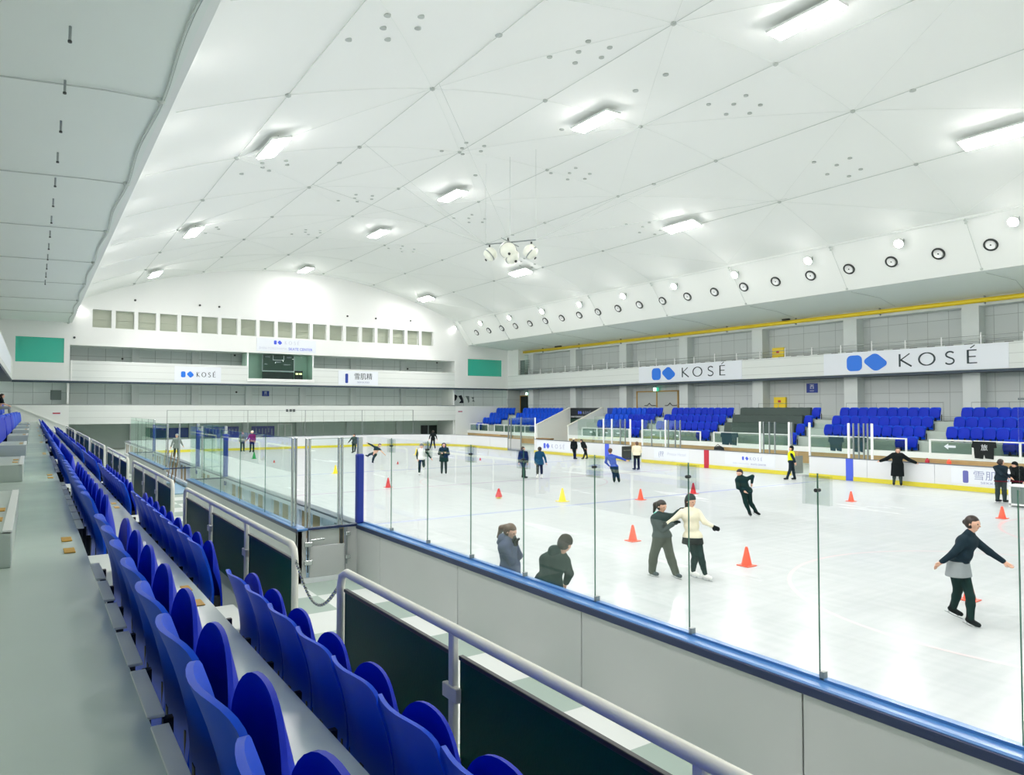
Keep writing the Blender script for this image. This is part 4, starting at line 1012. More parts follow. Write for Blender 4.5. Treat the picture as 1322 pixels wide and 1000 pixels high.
text(t, (18.7, YF - .034, 9.15), 0, 'SHIN-YOKOHAMA', .3, 'ink_pale', 2.6, .004); text(t, (21.3, YF - .034, 9.15), 0, 'SKATE CENTER', .36, 'logo_blue2', 2.3, .006)
# black sign in the stair opening
t = thing('stair_sign', 'black sign with blue emblem hanging in the opening between the sloping stair walls', 'sign', (44.1, 52.6, 1.95)); rbox(t, 'sign_board', 'black_sign', 44.0, 44.08, 50.3, 54.9, 1.95, 3.55)
logo(t, (43.99, 53.6, 3.1), RZ, 0, .3, .25, 'logo_blue2', .01); word(t, (43.99, 52.95, 2.96), RZ, [('K', 0, .2), ('O', .3, .24), ('S', .65, .18), ('É', .95, .2)], .26, 'ink_soft', .01)
text(t, (43.99, 53.0, 2.68), RZ, 'SHIN-YOKOHAMA SKATE CENTER', .24, 'sign_white', 3.6, .006)
rbox(t, 'lower_board', 'screen_dark', 43.985, 44.0, 50.35, 54.85, 1.98, 2.5)
tag(MB().box(44.2, 44.25, 50.0 - 1.2, 50.0 - .3, 2.75, 3.55).build('notice_board', 'navy_sign'), 'small dark blue notice board right of the sloping stair walls', 'notice')
t = thing('caution_stand', 'yellow folding caution stand in the lit stair opening', 'caution sign', (42.5, 51.2, 0)); MB().prism([(-.25, 0), (.25, 0), (.15, 1.0), (-.15, 1.0)], .04, lambda a, b, e: (42.4 + e, 51.2 + a, b)).build('front_leaf', 'cone_yellow', t); MB().prism([(-.25, 0), (.25, 0), (.15, 1.0), (-.15, 1.0)], .04, lambda a, b, e: (42.6 + e - .15 * b, 51.2 + a, b)).build('rear_leaf', 'amber', t)
# posters on the far lower wall, white door, mural, windows
for i, (a, c, lab) in enumerate(((12.9, 16.6, 'left one'), (17.8, 20.0, 'right one'))):
    t = thing('poster_wall', 'strip of violet posters on the far wall under the gallery, %s' % lab, 'posters', ((a + c) / 2, YF + 3.9, .7)); rbox(t, 'poster_sheet', 'violet', a, c, YF + 3.93, YF + 3.98, .7, 1.75)
    mb = MB()
    for k in range(int((c - a) / .3)): mb.box(a + .08 + .3 * k, a + .2 + .3 * k, YF + 3.92, YF + 3.93, .9 + .12 * (k % 3), 1.5 + .05 * (k % 2))
    mb.build('poster_figure', 'ink_soft', t)
t = thing('poster_wall', 'blue banner sheet on the far wall seen through the near box glass', 'posters', (9.6, YF + 3.9, .7)); rbox(t, 'poster_sheet', 'navy_sign', 8.9, 12.7, YF + 3.93, YF + 3.98, .8, 1.7)
d = S('door_3', 'recess_dark', 20.4, 21.7, YF + 3.9, YF + 3.98, 0, 1.95)
for a in (20.35, 21.02, 21.7): box('door_frame', 'white_metal', a - .06, a + .06, YF + 3.85, YF + 3.98, 0, 2.0, parent=d)
box('door_frame', 'white_metal', 20.3, 21.76, YF + 3.85, YF + 3.98, 1.9, 2.02, parent=d)
w_ = S('window_23', 'door_dark', 36.2, 38.2, YF + 3.9, YF + 3.98, .3, 1.6); box('window_frame', 'grey_metal', 37.0, 37.15, YF + 3.85, YF + 3.9, .3, 1.6, parent=w_)
t = thing('wall_mural', 'black abstract figures painted on the grey wall at the far right corner', 'mural', (39.8, YF + 1.45, 4.2))
for k, pts in enumerate(([(38.6, 5.0), (39.2, 5.05), (39.5, 4.9), (39.35, 4.5), (39.0, 4.2), (38.8, 4.6), (39.1, 4.85), (38.7, 4.7)], [(39.6, 4.9), (40.0, 5.0), (40.2, 4.6), (40.3, 4.1), (39.7, 4.1), (39.95, 4.4)], [(40.55, 4.9), (41.0, 4.9), (41.05, 4.3), (40.9, 4.1), (40.8, 4.5)], [(41.3, 4.75), (41.65, 4.8), (41.6, 4.5), (41.75, 4.25), (41.4, 4.3), (41.55, 4.5)])):
    MB().prism(pts, .02, lambda a, b, e: (a, YF + 1.48 - e, b)).build('painted_figure', 'black_sign' if k < 2 else 'panel_grey', t)
tag(MB().box(1.2, 1.95, YF + 1.44, YF + 1.49, 4.2, 5.0).build('framed_picture', 'panel_grey'), 'grey framed picture on the tiled wall at the far left', 'picture')
for x, z, lab in ((1.6, 3.0, 'at far left below the gallery'), (39.0, 3.05, 'at far right beside the blue seats')):
    t = thing('wall_notice', 'small red and white notice %s' % lab, 'notice', (x, YF - .02, z)); rbox(t, 'plate', 'sign_white', x - .3, x + .3, YF - .02, YF - .005, z, z + .22); rbox(t, 'print', 'red', x - .26, x + .26, YF - .026, YF - .02, z + .06, z + .16)
t = thing('clock_display', 'small dark double display on the white parapet of the far end', 'display', (20.4, YF - .05, 3.1))
for dx in (-.22, .0, .22): rbox(t, 'display_lamp', 'black_sign', 20.4 + dx * 1.5 - .1, 20.4 + dx * 1.5 + .1, YF - .06, YF - .005, 3.2, 3.42)
# scoreboard booth
t = thing('scoreboard_booth', 'glazed booth in the far gallery with white sill', 'booth', (19.5, YF, 6.12))
rbox(t, 'back_wall', 'booth_glass_back', 16.45, 22.55, YF + 1.9, YF + 2.0, 6.12, 8.68); rbox(t, 'sill', 'white_paint', 16.35, 22.65, YF - .12, YF + .35, 6.0, 6.28, bev=.02)
rbox(t, 'side_wall', 'booth_glass_back', 16.35, 16.45, YF + .3, YF + 2, 6.12, 8.68); rbox(t, 'side_wall', 'booth_glass_back', 22.55, 22.65, YF + .3, YF + 2, 6.12, 8.68)
rbox(t, 'frame', 'white_metal', 16.38, 16.5, YF + .02, YF + .12, 6.2, 8.68); rbox(t, 'frame', 'white_metal', 22.5, 22.62, YF + .02, YF + .12, 6.2, 8.68); rbox(t, 'glass', 'glass_green', 16.5, 22.5, YF + .05, YF + .07, 6.28, 8.68)
rbox(t, 'floor_plate', 'concrete', 16.45, 22.55, YF + .3, YF + 2, 6.0, 6.12)
t = thing('scoreboard', 'dark green scoreboard with white frame inside the booth', 'scoreboard', (19.4, YF + 1.0, 6.2)); x0, x1 = 18.0, 20.95
rbox(t, 'board', 'screen_dark', x0, x1, YF + .9, YF + 1.0, 7.1, 8.6); rbox(t, 'lower_case', 'door_dark', x0, x1, YF + .9, YF + 1.1, 6.2, 6.98)
mb = MB().box(x0, x1, YF + .88, YF + .9, 7.05, 7.1).box(x0 - .04, x0, YF + .88, YF + .9, 7.05, 8.6).box(x1, x1 + .04, YF + .88, YF + .9, 7.05, 8.6).box(18.95, 20.0, YF + .88, YF + .9, 8.1, 8.14).box(18.95, 18.99, YF + .88, YF + .9, 8.1, 8.6).box(19.96, 20.0, YF + .88, YF + .9, 8.1, 8.6)
mb.build('frame', 'sign_white', t)
for cx, z, bd in ((18.45, 8.4, 'HOME'), (20.5, 8.4, 'GUEST'), (19.45, 7.92, 'PERIOD'), (18.3, 7.7, 'PEN'), (20.3, 7.7, 'PENALTY')): text(t, (cx, YF + .88, z), 0, bd, .15, 'ink_pale', None, .004)
t = thing('timer_display', 'small dark timer with pale green digits beside the scoreboard', 'display', (21.4, YF + .9, 6.2)); rbox(t, 'case', 'door_dark', 21.05, 21.8, YF + .85, YF + 1.0, 6.2, 7.15)
for cx in (21.25, 21.6): rbox(t, 'digits', 'digits', cx - .12, cx + .12, YF + .84, YF + .85, 6.78, 6.92)
# small black sensors on far wall
for i, (u, v) in enumerate(((96, 435.5), (158, 463), (174.5, 387.5), (258, 394), (283, 396), (448.5, 408), (485, 411), (530, 414), (604, 458.5), (526, 476), (564, 468), (303, 458.5), (604.5, 506), (305, 506))):
    x, y, z = P(u, v, Y=YF - .02 if v < 450 else YF + 2.9)
    tag(MB().lathe([(.09, 0), (.09, .08), (.04, .1)], 10, (x, y, z), (0, -1, 0)).build('wall_sensor', 'dark_metal'), 'small dark round sensor on the far wall, number %s from the top left' % FIRST[i], 'sensor', 'round sensors on the far wall')
# ------------------------------------------------------------------ lamps
lamp = None
L_ = [(20.92, 13.69, 'top of the picture, right of centre'), (32.68, 12.9, 'top right'), (20.6, 23.9, 'above the centre'), (7.87, 28.95, 'upper left'), (20.73, 37.15, 'just above the speaker cluster'), (7.75, 45.4, 'second on the left line'),
      (20.8, 48.3, 'left of the speaker cluster'), (32.8, 30.0, 'right line, middle'), (32.9, 47.5, 'right line behind the speaker cluster'), (20.73, 64.8, 'farthest on the middle line'), (7.77, 61.5, 'farthest on the left line'), (32.89, 64.3, 'farthest on the right line'),
      (7.87, 12.6, 'above the camera, outside the picture'), (20.8, 0.0, 'behind the camera on the middle line'), (7.87, -3.5, 'behind the camera on the left line'), (32.7, -3.5, 'behind the camera on the right line')]
for x, y, lab in L_:
    if lamp is None:
        lamp = thing('ceiling_lamp', '', 'ceiling lamp'); o = lamp
        MB().box(-.42, .42, -1.25, 1.25, -.10, .0, .02).build('lamp_housing', 'lamp_housing', lamp, world=False)
        MB().box(-.34, .34, -1.18, 1.18, -.16, -.10).build('diffuser', 'lamp_glow', lamp, world=False)
        MB().tube([(0, -.9, .0), (0, -.9, .12)], .02, 6).tube([(0, .9, .0), (0, .9, .12)], .02, 6).build('mount', 'grey_metal', lamp, world=False)
    else: o = copy_tree(lamp)
    o.location = (x, y, vz(x) - .22); o.rotation_euler = (0, math.atan(2 * .0126 * (x - 21.3)), 0)
    set_label(o, 'long glowing lamp under the white roof, ' + lab, 'long lamps under the roof')
spot = None
for side in (0, 1):
    for k in range(14):
        y = 14.41 + 5.37 * (k - 3)
        if spot is None:
            spot = thing('spot_lamp', '', 'spot lamp'); o = spot       # local: shines towards -X, 35 degrees down
            d = Vector((-.82, 0, -.57)); MB().lathe([(.10, -.30), (.19, -.22), (.24, 0)], 16, (0, 0, 0), d).build('lamp_can', 'lamp_housing', spot, world=False)
            MB().lathe([(.215, 0), (.215, .02)], 16, tuple(d * .005), d).build('lens', 'spot_glow', spot, world=False)
            MB().tube([(.12, .22, -.0), (.16, .2, .32), (.16, -.2, .32), (.12, -.22, 0)], .02, 5).build('yoke', 'grey_metal', spot, world=False)
        else:
            o = spot.copy(); C.objects.link(o)
            for ch in spot.children:
                if ch.type == 'MESH': c_ = ch.copy(); C.objects.link(c_); c_.parent = o
        if side == 0: o.location = (38.35, y, 12.32)
        else: o.location = (2.85, y, 11.75); o.rotation_euler = (0, 0, math.pi)  # unseen mirrored row, put here to light the right stand
        ld = bpy.data.lights.get('spot_beam') or bpy.data.lights.new('spot_beam', 'SPOT'); ld.energy = BEAM_WATTS; ld.color = LAMP_COL; ld.spot_size = R(118); ld.spot_blend = .7; ld.shadow_soft_size = .2
        lo = bpy.data.objects.new('beam', ld); C.objects.link(lo); lo.parent = o; lo.location = Vector((-.82, 0, -.57)) * .06; lo.rotation_euler = Vector((-.72, 0, -.70)).to_track_quat('-Z', 'Y').to_euler()
        set_label(o, 'round spotlight over the %s, %s counting from the camera end' % (('right stand on the slanted face' if side == 0 else 'near stand, unseen behind roof edge'), FIRST[k]), 'round spotlights of the ' + ('right' if side == 0 else 'left') + ' side')
noz = None
nd = Vector((-2.45, 0, -1.8)).normalized()
for k in range(24):
    y = 15.7 - 2.456 * 3 + 2.456 * k
    if noz is None:
        noz = thing('air_nozzle', '', 'air nozzle'); o = noz
        MB().lathe([(.33, -.02), (.33, .05), (.26, .06), (.26, .02), (.25, -.05)], 24, (0, 0, 0), nd).build('rim', 'dark_metal', noz, smooth=False, world=False)
        MB().lathe([(.23, .05), (.21, .09), (.10, .05), (.10, .0)], 24, (0, 0, 0), nd).build('jet_ring', 'white_metal', noz, world=False)
        MB().lathe([(.12, .045), (.12, .07), (.02, .08)], 16, (.02, 0, .02), nd).build('jet_core', 'dark_metal', noz, world=False)
    else: o = copy_tree(noz)
    o.location = (39.19 - .0, y, 11.6); set_label(o, 'round dark-rimmed air nozzle in the slanted white face, %s from the right' % (FIRST[k]), 'air nozzles over the right stand')
# hanging loudspeaker cluster over the ice
cx, cy, cz = 20.4, 30.6, 11.75
t = thing('speaker_cluster', 'cluster of four pale round loudspeakers hanging from cables over the ice', 'loudspeakers', (cx, cy, cz))
def hp(u, v, X=cx): return Vector(P(u, v, X=X))
A, B_ = Vector((19.2, 31.4, 11.62)), Vector((21.3, 29.4, 11.62))
A, B_ = hp(627, 315.5, 19.9), hp(692, 309.5, 20.9)
mid = (A + B_) / 2
MB().tube([A, B_], .035, 8).tube([mid + Vector((-.9, -.55, 0)), mid + Vector((.9, .55, 0))], .03, 8).build('cross_bar', 'grey_metal', t)
mb = MB()
for p in (A, B_, mid): mb.tube([p, (p.x, p.y, vz(p.x))], .012, 4)
for p, q in ((A, (12.3, 37.5)), (A, (17.6, 37.5)), (B_, (28.3, 30.3)), (B_, (33.4, 23.1)), (A, (12.3, 30.3)), (B_, (28.3, 23.1)), (mid, (12.3, 23.1)), (mid, (28.3, 37.5))): mb.tube([p, (q[0], q[1], vz(q[0]))], .008, 4)
mb.build('suspension_cable', 'cable', t)
def speaker(p, d, r, nm='horn_speaker'):
    d = Vector(d).normalized()
    s_ = MB().lathe([(r * .45, -r * 1.1), (r * .95, -r * .75), (r * 1.02, 0), (r * .95, r * .35), (r * .7, r * .62), (r * .35, r * .75)], 24, p, d).build(nm, 'speaker_shell', t, smooth=True)
    MB().lathe([(r * 1.05, -.03), (r * 1.05, .03)], 24, p, d).build('rim_band', 'grey_metal', s_); MB().lathe([(.07, 0), (.07, .05)], 10, Vector(p) + d * r * .7 + Vector((0, 0, -.1)), d).build('bolt', 'dark_metal', s_)
    MB().tube([Vector(p) + Vector((0, 0, r * .9)), Vector(p) + Vector((0, 0, r * 1.55))], .05, 6).build('clamp', 'dark_metal', s_)
vd = Vector((-cx, -cy, -2)).normalized()
speaker(hp(632, 329, 19.9), (-.75, .35, -.75), .34); speaker(hp(686, 326, 20.9), (.6, -.5, -.75), .36); speaker(hp(656, 323, 20.3), (-.35, -.85, -.45), .42); speaker(hp(661, 331, 20.6), (.3, -.75, -.6), .40)
# ------------------------------------------------------------------ cones
def cone(x, y, h, m, label, m2=None):
    t = thing('traffic_cone', label, 'cone', (x, y, .003), group=None)
    MB().box(-.17 * h / .45, .17 * h / .45, -.17 * h / .45, .17 * h / .45, 0, .02, .006).build('base_plate', m, t, world=False)
    MB().lathe([(.125 * h / .45, .02), (.03, h - .01), (.018, h)], 20).build('cone_body', m, t, world=False, smooth=False)
    if m2: MB().lathe([(.14, .06), (.035, h + .13), (.02, h + .14)], 20).build('stacked_cone', m2, t, world=False)
cone(13.24, 10.28, .42, 'cone_orange', 'orange cone standing alone on the open ice right of the practising pair')
cone(13.21, 13.87, .42, 'cone_orange', 'orange cone left of the practising pair'); cone(19.37, 19.9, .42, 'cone_orange', 'orange cone beyond the practising pair, left of the red cone')
cone(22.57, 20.13, .44, 'cone_red', 'red cone right above the head of the person in the cream sweater'); cone(25.62, 15.13, .38, 'cone_orange', 'orange cone in front of the blue upright stripe on the boards')
cone(25.65, 10.11, .38, 'cone_orange', 'orange cone in front of the grey crate at the right edge'); cone(14.25, 6.17, .38, 'cone_orange', 'orange cone behind the legs of the fast skater at right')
cone(13.12, 29.26, .43, 'cone_red', 'red cone right of the blue padded corner post'); cone(15.12, 23.33, .24, 'cone_yellow', 'red cone stacked on a yellow cone above the ponytailed person', 'cone_red')
cone(16.6, 21.21, .5, 'cone_yellow', 'tall yellow cone above the person in the beanie'); cone(13.57, 37.1, .45, 'cone_yellow', 'yellow cone beside the glass posts of the near players box')
cone(12.83, 51.09, .48, 'cone_green', 'green cone far down the ice beside the maroon jacket'); cone(12.99, 46.72, .16, 'cone_red', 'tiny red marker cone left of the glass posts')
cone(19.07, 41.08, .16, 'cone_red', 'tiny red marker cone left of the hooded person'); cone(25.1, 41.03, .16, 'cone_red', 'tiny red marker cone right of the hooded person'); cone(24.05, 48.5, .5, 'cone_yellow', 'yellow cone far away left of the white-topped skater')
# grey crate pushed by the couple at the right edge
t = thing('skating_aid', 'white framed grey crate on the ice at the right edge beside the couple', 'crate', (29.2, 10.9, 0))
rbox(t, 'crate_body', 'panel_grey', 29.0, 29.5, 10.2, 11.15, .1, .70); mb = MB()
for z in (.06, .72): mb.box(28.96, 29.54, 10.16, 11.2, z, z + .06)
for x in (28.96, 29.47):
    for y in (10.16, 11.13): mb.box(x, x + .07, y, y + .07, .0, .75)
mb.build('frame', 'white_metal', t)
# ------------------------------------------------------------------ people: smooth bodies grown from joints
def V(*a): return np.array(a, float)
class Field:
    """signed distance field of tapered limbs, smoothly joined, meshed by surface nets"""
    def __init__(s, res): s.res = res; s.pr = []; s.cuts = []
    def cap(s, a, b, ra, rb=None, k=.03): s.pr.append((V(*a), V(*b), ra, ra if rb is None else rb, k)); return s
    def ball(s, a, r, k=.03): return s.cap(a, a, r, r, k)
    def cut(s, fn): s.cuts.append(fn); return s          # keep where fn <= 0
    def mesh(s):
        h = s.res; lo = np.min([np.minimum(a, b) - max(ra, rb) for a, b, ra, rb, k in s.pr], 0) - 3 * h; hi = np.max([np.maximum(a, b) + max(ra, rb) for a, b, ra, rb, k in s.pr], 0) + 3 * h
        n = np.ceil((hi - lo) / h).astype(int) + 1; F = np.full(n, .2)
        ax = [lo[i] + h * np.arange(n[i]) for i in range(3)]
        for a, b, ra, rb, k in s.pr:
            m = max(ra, rb) + k + .05
            i0 = np.maximum(0, ((np.minimum(a, b) - m - lo) / h).astype(int)); i1 = np.minimum(n, ((np.maximum(a, b) + m - lo) / h).astype(int) + 2)
            X, Y, Z = np.meshgrid(ax[0][i0[0]:i1[0]], ax[1][i0[1]:i1[1]], ax[2][i0[2]:i1[2]], indexing='ij')
            d = b - a; L = max(1e-9, d @ d); t = np.clip(((X - a[0]) * d[0] + (Y - a[1]) * d[1] + (Z - a[2]) * d[2]) / L, 0, 1)
            D = np.sqrt((X - a[0] - t * d[0]) ** 2 + (Y - a[1] - t * d[1]) ** 2 + (Z - a[2] - t * d[2]) ** 2) - (ra + (rb - ra) * t)
            sl = tuple(slice(i0[i], i1[i]) for i in range(3)); G = F[sl]
            hh = np.maximum(k - np.abs(G - D), 0) / k; F[sl] = np.minimum(G, D) - hh * hh * k / 4
        if s.cuts:
            X, Y, Z = np.meshgrid(*ax, indexing='ij')
            for c in s.cuts: F = np.maximum(F, c(X, Y, Z))
        I = F < 0; mb = MB()
        c8 = [I[i:n[0] - 1 + i, j:n[1] - 1 + j, k:n[2] - 1 + k] for i in (0, 1) for j in (0, 1) for k in (0, 1)]
        sm = sum(c.astype(int) for c in c8); act = (sm > 0) & (sm < 8); idx = -np.ones(act.shape, int); cells = np.argwhere(act); idx[act] = np.arange(len(cells))
        acc = np.zeros((len(cells), 3)); cnt = np.zeros(len(cells)); off = [(i, j, k) for i in (0, 1) for j in (0, 1) for k in (0, 1)]
        val = {o: F[cells[:, 0] + o[0], cells[:, 1] + o[1], cells[:, 2] + o[2]] for o in off}
        for o in off:
            for x in range(3):
                if o[x] == 0:
                    q = list(o); q[x] = 1; q = tuple(q); f0, f1 = val[o], val[q]; m = (f0 < 0) != (f1 < 0); t = np.where(m, f0 / np.where(f0 == f1, 1, f0 - f1), 0)
                    p = np.array(o, float)[None, :].repeat(len(cells), 0); p[:, x] += t; acc[m] += p[m]; cnt[m] += 1
        P_ = lo + h * (cells + acc / cnt[:, None]); fs = []
        for x in range(3):
            y, z = (x + 1) % 3, (x + 2) % 3; sl0 = [slice(None)] * 3; sl1 = [slice(None)] * 3; sl0[x] = slice(0, -1); sl1[x] = slice(1, None)
            e = np.argwhere(I[tuple(sl0)] != I[tuple(sl1)])
            for c in e:
                if c[y] < 1 or c[z] < 1 or c[y] >= n[y] - 1 or c[z] >= n[z] - 1: continue
                q = []
                for dy, dz in ((0, 0), (-1, 0), (-1, -1), (0, -1)):
                    w_ = c.copy(); w_[y] += dy; w_[z] += dz; q.append(idx[tuple(w_)])
                if min(q) >= 0: fs.append(tuple(q) if I[tuple(c)] else tuple(q[::-1]))
        mb.v = [tuple(p) for p in P_]; mb.f = [tuple(int(i) for i in f) for f in fs]; return mb
def nrm(v): return v / (np.linalg.norm(v) + 1e-9)
# default standing pose; x to the viewer's right, y away from the viewer, z up; facing the viewer (f = (0,-1,0))
DEF = dict(head=(0, 0, 1.50), neck=(0, .01, 1.34), pel=(0, 0, .90), shL=(-.17, .01, 1.31), elL=(-.22, .03, 1.04), haL=(-.22, -.04, .80), shR=(.17, .01, 1.31), elR=(.22, .03, 1.04), haR=(.22, -.04, .80),
           knL=(-.10, -.02, .50), anL=(-.11, .02, .12), knR=(.10, -.02, .50), anR=(.11, .02, .12), f=(0, -1, 0), toeL=None, toeR=None, up=None)
def person(label, x, y, scale=1.0, pose=None, near=False, top=None, top_hem=.80, top_th=.022, coat_hem=None, legs='cloth_black', hair='hair', hair_style='short', hat=None, gloves=None, hood=None, boots='cloth_black', scarf=None, vest=None, skirt=None, skin='skin', sleeves=None, rz=None, blades=True, z=0.0, loose=0.0):
    J = dict(DEF); J.update(pose or {}); f = nrm(V(*J['f'])); upv = nrm(V(*J['up'])) if J['up'] else V(0, 0, 1); upv = nrm(upv - f * (upv @ f)); side = np.cross(f, upv)
    j = {k: V(*v) for k, v in J.items() if v is not None and k not in ('f', 'up')}
    ang = math.atan2(y, x) - math.pi / 2
    t = thing('person', label, 'person', (x, y, z), ang if rz is None else rz); t.scale = (scale,) * 3
    res = .0105 if near else .019
    hd, nk, pl = j['head'], j['neck'], j['pel']; lat = nrm(j['shR'] - j['shL']); latp = nrm(V(*(j['knR'] - j['knL'])[:2], 0) * .25 + lat * .75)
    hipL, hipR = pl - latp * .085, pl + latp * .085; wa = pl + (nk - pl) * .42; ch = pl + (nk - pl) * .76
    def torso(B, th):
        B.cap(pl - latp * .06, pl + latp * .06, .105 + th, k=.05).cap(wa - lat * .045, wa + lat * .045, .092 + th, k=.06).cap(ch - lat * .07, ch + lat * .07, .105 + th, k=.06)
        B.cap(pl, wa, .10 + th, .09 + th, k=.06).cap(wa, ch, .09 + th, .10 + th, k=.06).cap(j['shL'] + lat * .03, j['shR'] - lat * .03, .055 + th, k=.06); return B
    def arm(B, s_, th, full=True):
        a, e, w_ = j['sh' + s_], j['el' + s_], j['ha' + s_]; B.cap(a, e, .052 + th, .041 + th, k=.03); w2 = e + (w_ - e) * (1 if full else .93); B.cap(e, w2, .040 + th, .028 + th * .8, k=.02); return B
    def hand(B, s_, th=0.0):
        e, w_ = j['el' + s_], j['ha' + s_]; d = nrm(w_ - e); s2 = nrm(np.cross(d, f) + 1e-3); pn_ = np.cross(s2, d); palm = w_ + d * .075
        B.cap(w_, palm - d * .01, .024 + th, .030 + th, k=.015); B.cap(w_ + s2 * .014, palm + s2 * .02, .016 + th, k=.012).cap(w_ - s2 * .014, palm - s2 * .02, .016 + th, k=.012)
        if near:
            for i, l in enumerate((.068, .078, .074, .058)):
                b0 = palm + s2 * (.030 - .020 * i); b1 = b0 + d * l * .5 + pn_ * .008; b2 = b1 + d * l * .42 + pn_ * .022; B.cap(b0, b1, .0095 + th, .009 + th, k=.006).cap(b1, b2, .009 + th, .0075 + th, k=.004)
            th0 = w_ + d * .02 + s2 * .025; B.cap(th0, th0 + s2 * .03 + d * .025, .012 + th, .010 + th, k=.01).cap(th0 + s2 * .03 + d * .025, th0 + s2 * .032 + d * .06, .010 + th, .008 + th, k=.004)
        else: B.cap(palm, palm + d * .07 + pn_ * .01, .022, .012, k=.015).cap(w_ + d * .02, w_ + d * .06 + s2 * .045, .012, .009, k=.01)
        return B
    def leg(B, s_, th, lo=None):
        h_, k_, a_ = (hipL if s_ == 'L' else hipR), j['kn' + s_], j['an' + s_]; B.cap(h_, k_, .088 + th, .056 + th, k=.04); k2 = k_ + (a_ - k_) * .35; B.cap(k_, k2, .055 + th, .056 + th, k=.03).cap(k2, a_, .055 + th, .036 + th * 1.2, k=.03); return B
    B = Field(res); torso(B, 0)
    for s_ in 'LR': arm(B, s_, 0); hand(B, s_); leg(B, s_, 0)
    for s_ in 'LR':
        a_ = j['an' + s_]; td = V(*J['toe' + s_]) if J['toe' + s_] else f * V(1, 1, 0); td = nrm(td); B.cap(a_ - V(0, 0, .02), a_ + td * .09 - V(0, 0, .05), .03, .02, k=.02)
    B.cap(nk - upv * .02, hd - upv * .05, .050, .048, k=.03); B.cap(hd + upv * .025 - f * .012, hd + upv * .012 + f * .008, .092, .088, k=.02).cap(hd + f * .015, hd - upv * .075 + f * .035, .066, .042, k=.04)
    B.cap(hd + f * .085 + upv * .012, hd + f * .108 - upv * .022, .010, .014, k=.015)
    for q in (-1, 1): B.cap(hd + side * .088 * q + upv * .012, hd + side * .094 * q - upv * .02 - f * .01, .014, .010, k=.01)
    B.mesh().build('body', skin, t, smooth=True, world=False)
    for q in (-1, 1): MB().lathe([(.004, -.006), (.013, -.003), (.014, .003), (.006, .008)], 8, tuple(hd + f * .086 + side * .032 * q + upv * .012), tuple(f)).build('eye', 'eye', t, smooth=True, world=False)
    MB().tube([tuple(hd + f * .082 - upv * .05 - side * .02), tuple(hd + f * .09 - upv * .052), tuple(hd + f * .082 - upv * .05 + side * .02)], .006, 6).build('mouth', 'lips', t, world=False)
    # hair
    Hh = Field(res * .9).cap(hd + upv * .03 - f * .02, hd + upv * .0 - f * .028, .105, .098, k=.02)
    if hair_style == 'long': Hh.cap(hd - f * .05, nk - f * .05, .085, .07, k=.04)
    if hair_style in ('bun', 'tail'): Hh.ball(hd - f * .115 + upv * .0, .048, k=.02)
    if hair_style == 'tail': Hh.cap(hd - f * .11 + upv * .03, hd - f * .17 - upv * .03, .045, .050, k=.03).cap(hd - f * .17 - upv * .03, hd - f * .175 - upv * .20, .050, .022, k=.03)
    cf, cu = hd.copy(), upv
    def facecut(X, Y, Z):
        A = (X - hd[0]) * f[0] + (Y - hd[1]) * f[1] + (Z - hd[2]) * f[2]; U = (X - hd[0]) * upv[0] + (Y - hd[1]) * upv[1] + (Z - hd[2]) * upv[2]
        return np.minimum(A - .022, -(U - .052)) * .7
    Hh.cut(facecut)
    if hair and not (hood == 'up'): Hh.mesh().build('hair', hair, t, smooth=True, world=False)
    if hat:
        K = Field(res * .9).cap(hd + upv * .055 - f * .018, hd + upv * .03 - f * .018, .108, .110, k=.02)
        K.cut(lambda X, Y, Z: .028 - ((X - hd[0]) * (upv[0]) + (Y - hd[1]) * upv[1] + (Z - hd[2]) * upv[2]) + .35 * ((X - hd[0]) * f[0] + (Y - hd[1]) * f[1] + (Z - hd[2]) * f[2]))
        K.mesh().build('hat', hat, t, smooth=True, world=False)
    if hood == 'up':
        K = Field(res).cap(hd + upv * .02 - f * .03, hd - f * .03 - upv * .06, .122, .11, k=.03).cap(hd - upv * .08 - f * .03, nk - f * .02, .10, .10, k=.04)
        K.cut(lambda X, Y, Z: (np.abs((X - hd[0]) * side[0] + (Y - hd[1]) * side[1] + (Z - hd[2]) * side[2]) * -1 + .072).clip(-1, 1) * 0 + np.minimum((X - hd[0]) * f[0] + (Y - hd[1]) * f[1] + (Z - hd[2]) * f[2] - .052, .4))
        K.mesh().build('hood', top or legs, t, smooth=True, world=False)
    if hood == 'down':
        K = Field(res).cap(nk - f * .07 + lat * .06 + upv * .01, nk - f * .07 - lat * .06 + upv * .01, .07, .07, k=.04).cap(nk - f * .08, nk - f * .11 - upv * .09, .075, .05, k=.05).cap(nk + lat * .07 + f * .03, nk + lat * .08 - f * .05, .04, .05, k=.03).cap(nk - lat * .07 + f * .03, nk - lat * .08 - f * .05, .04, .05, k=.03)
        K.mesh().build('hood', top, t, smooth=True, world=False)
    # trousers or tights
    Lg = Field(res); th = .012 + loose
    for s_ in 'LR': leg(Lg, s_, th)
    Lg.cap(pl - latp * .06, pl + latp * .06, .112 + loose, k=.05); Lg.mesh().build('trousers', legs, t, smooth=True, world=False)
    if skirt:
        K = Field(res).cap(pl + V(0, 0, .05) - latp * .05, pl - V(0, 0, .12) - latp * .06, .14, .16, k=.04).cap(pl + V(0, 0, .05) + latp * .05, pl - V(0, 0, .12) + latp * .06, .14, .16, k=.04); zc = pl[2] - .13; K.cut(lambda X, Y, Z: np.maximum(zc - Z, Z - (top_hem + .03))); K.mesh().build('skirt', skirt, t, smooth=True, world=False)
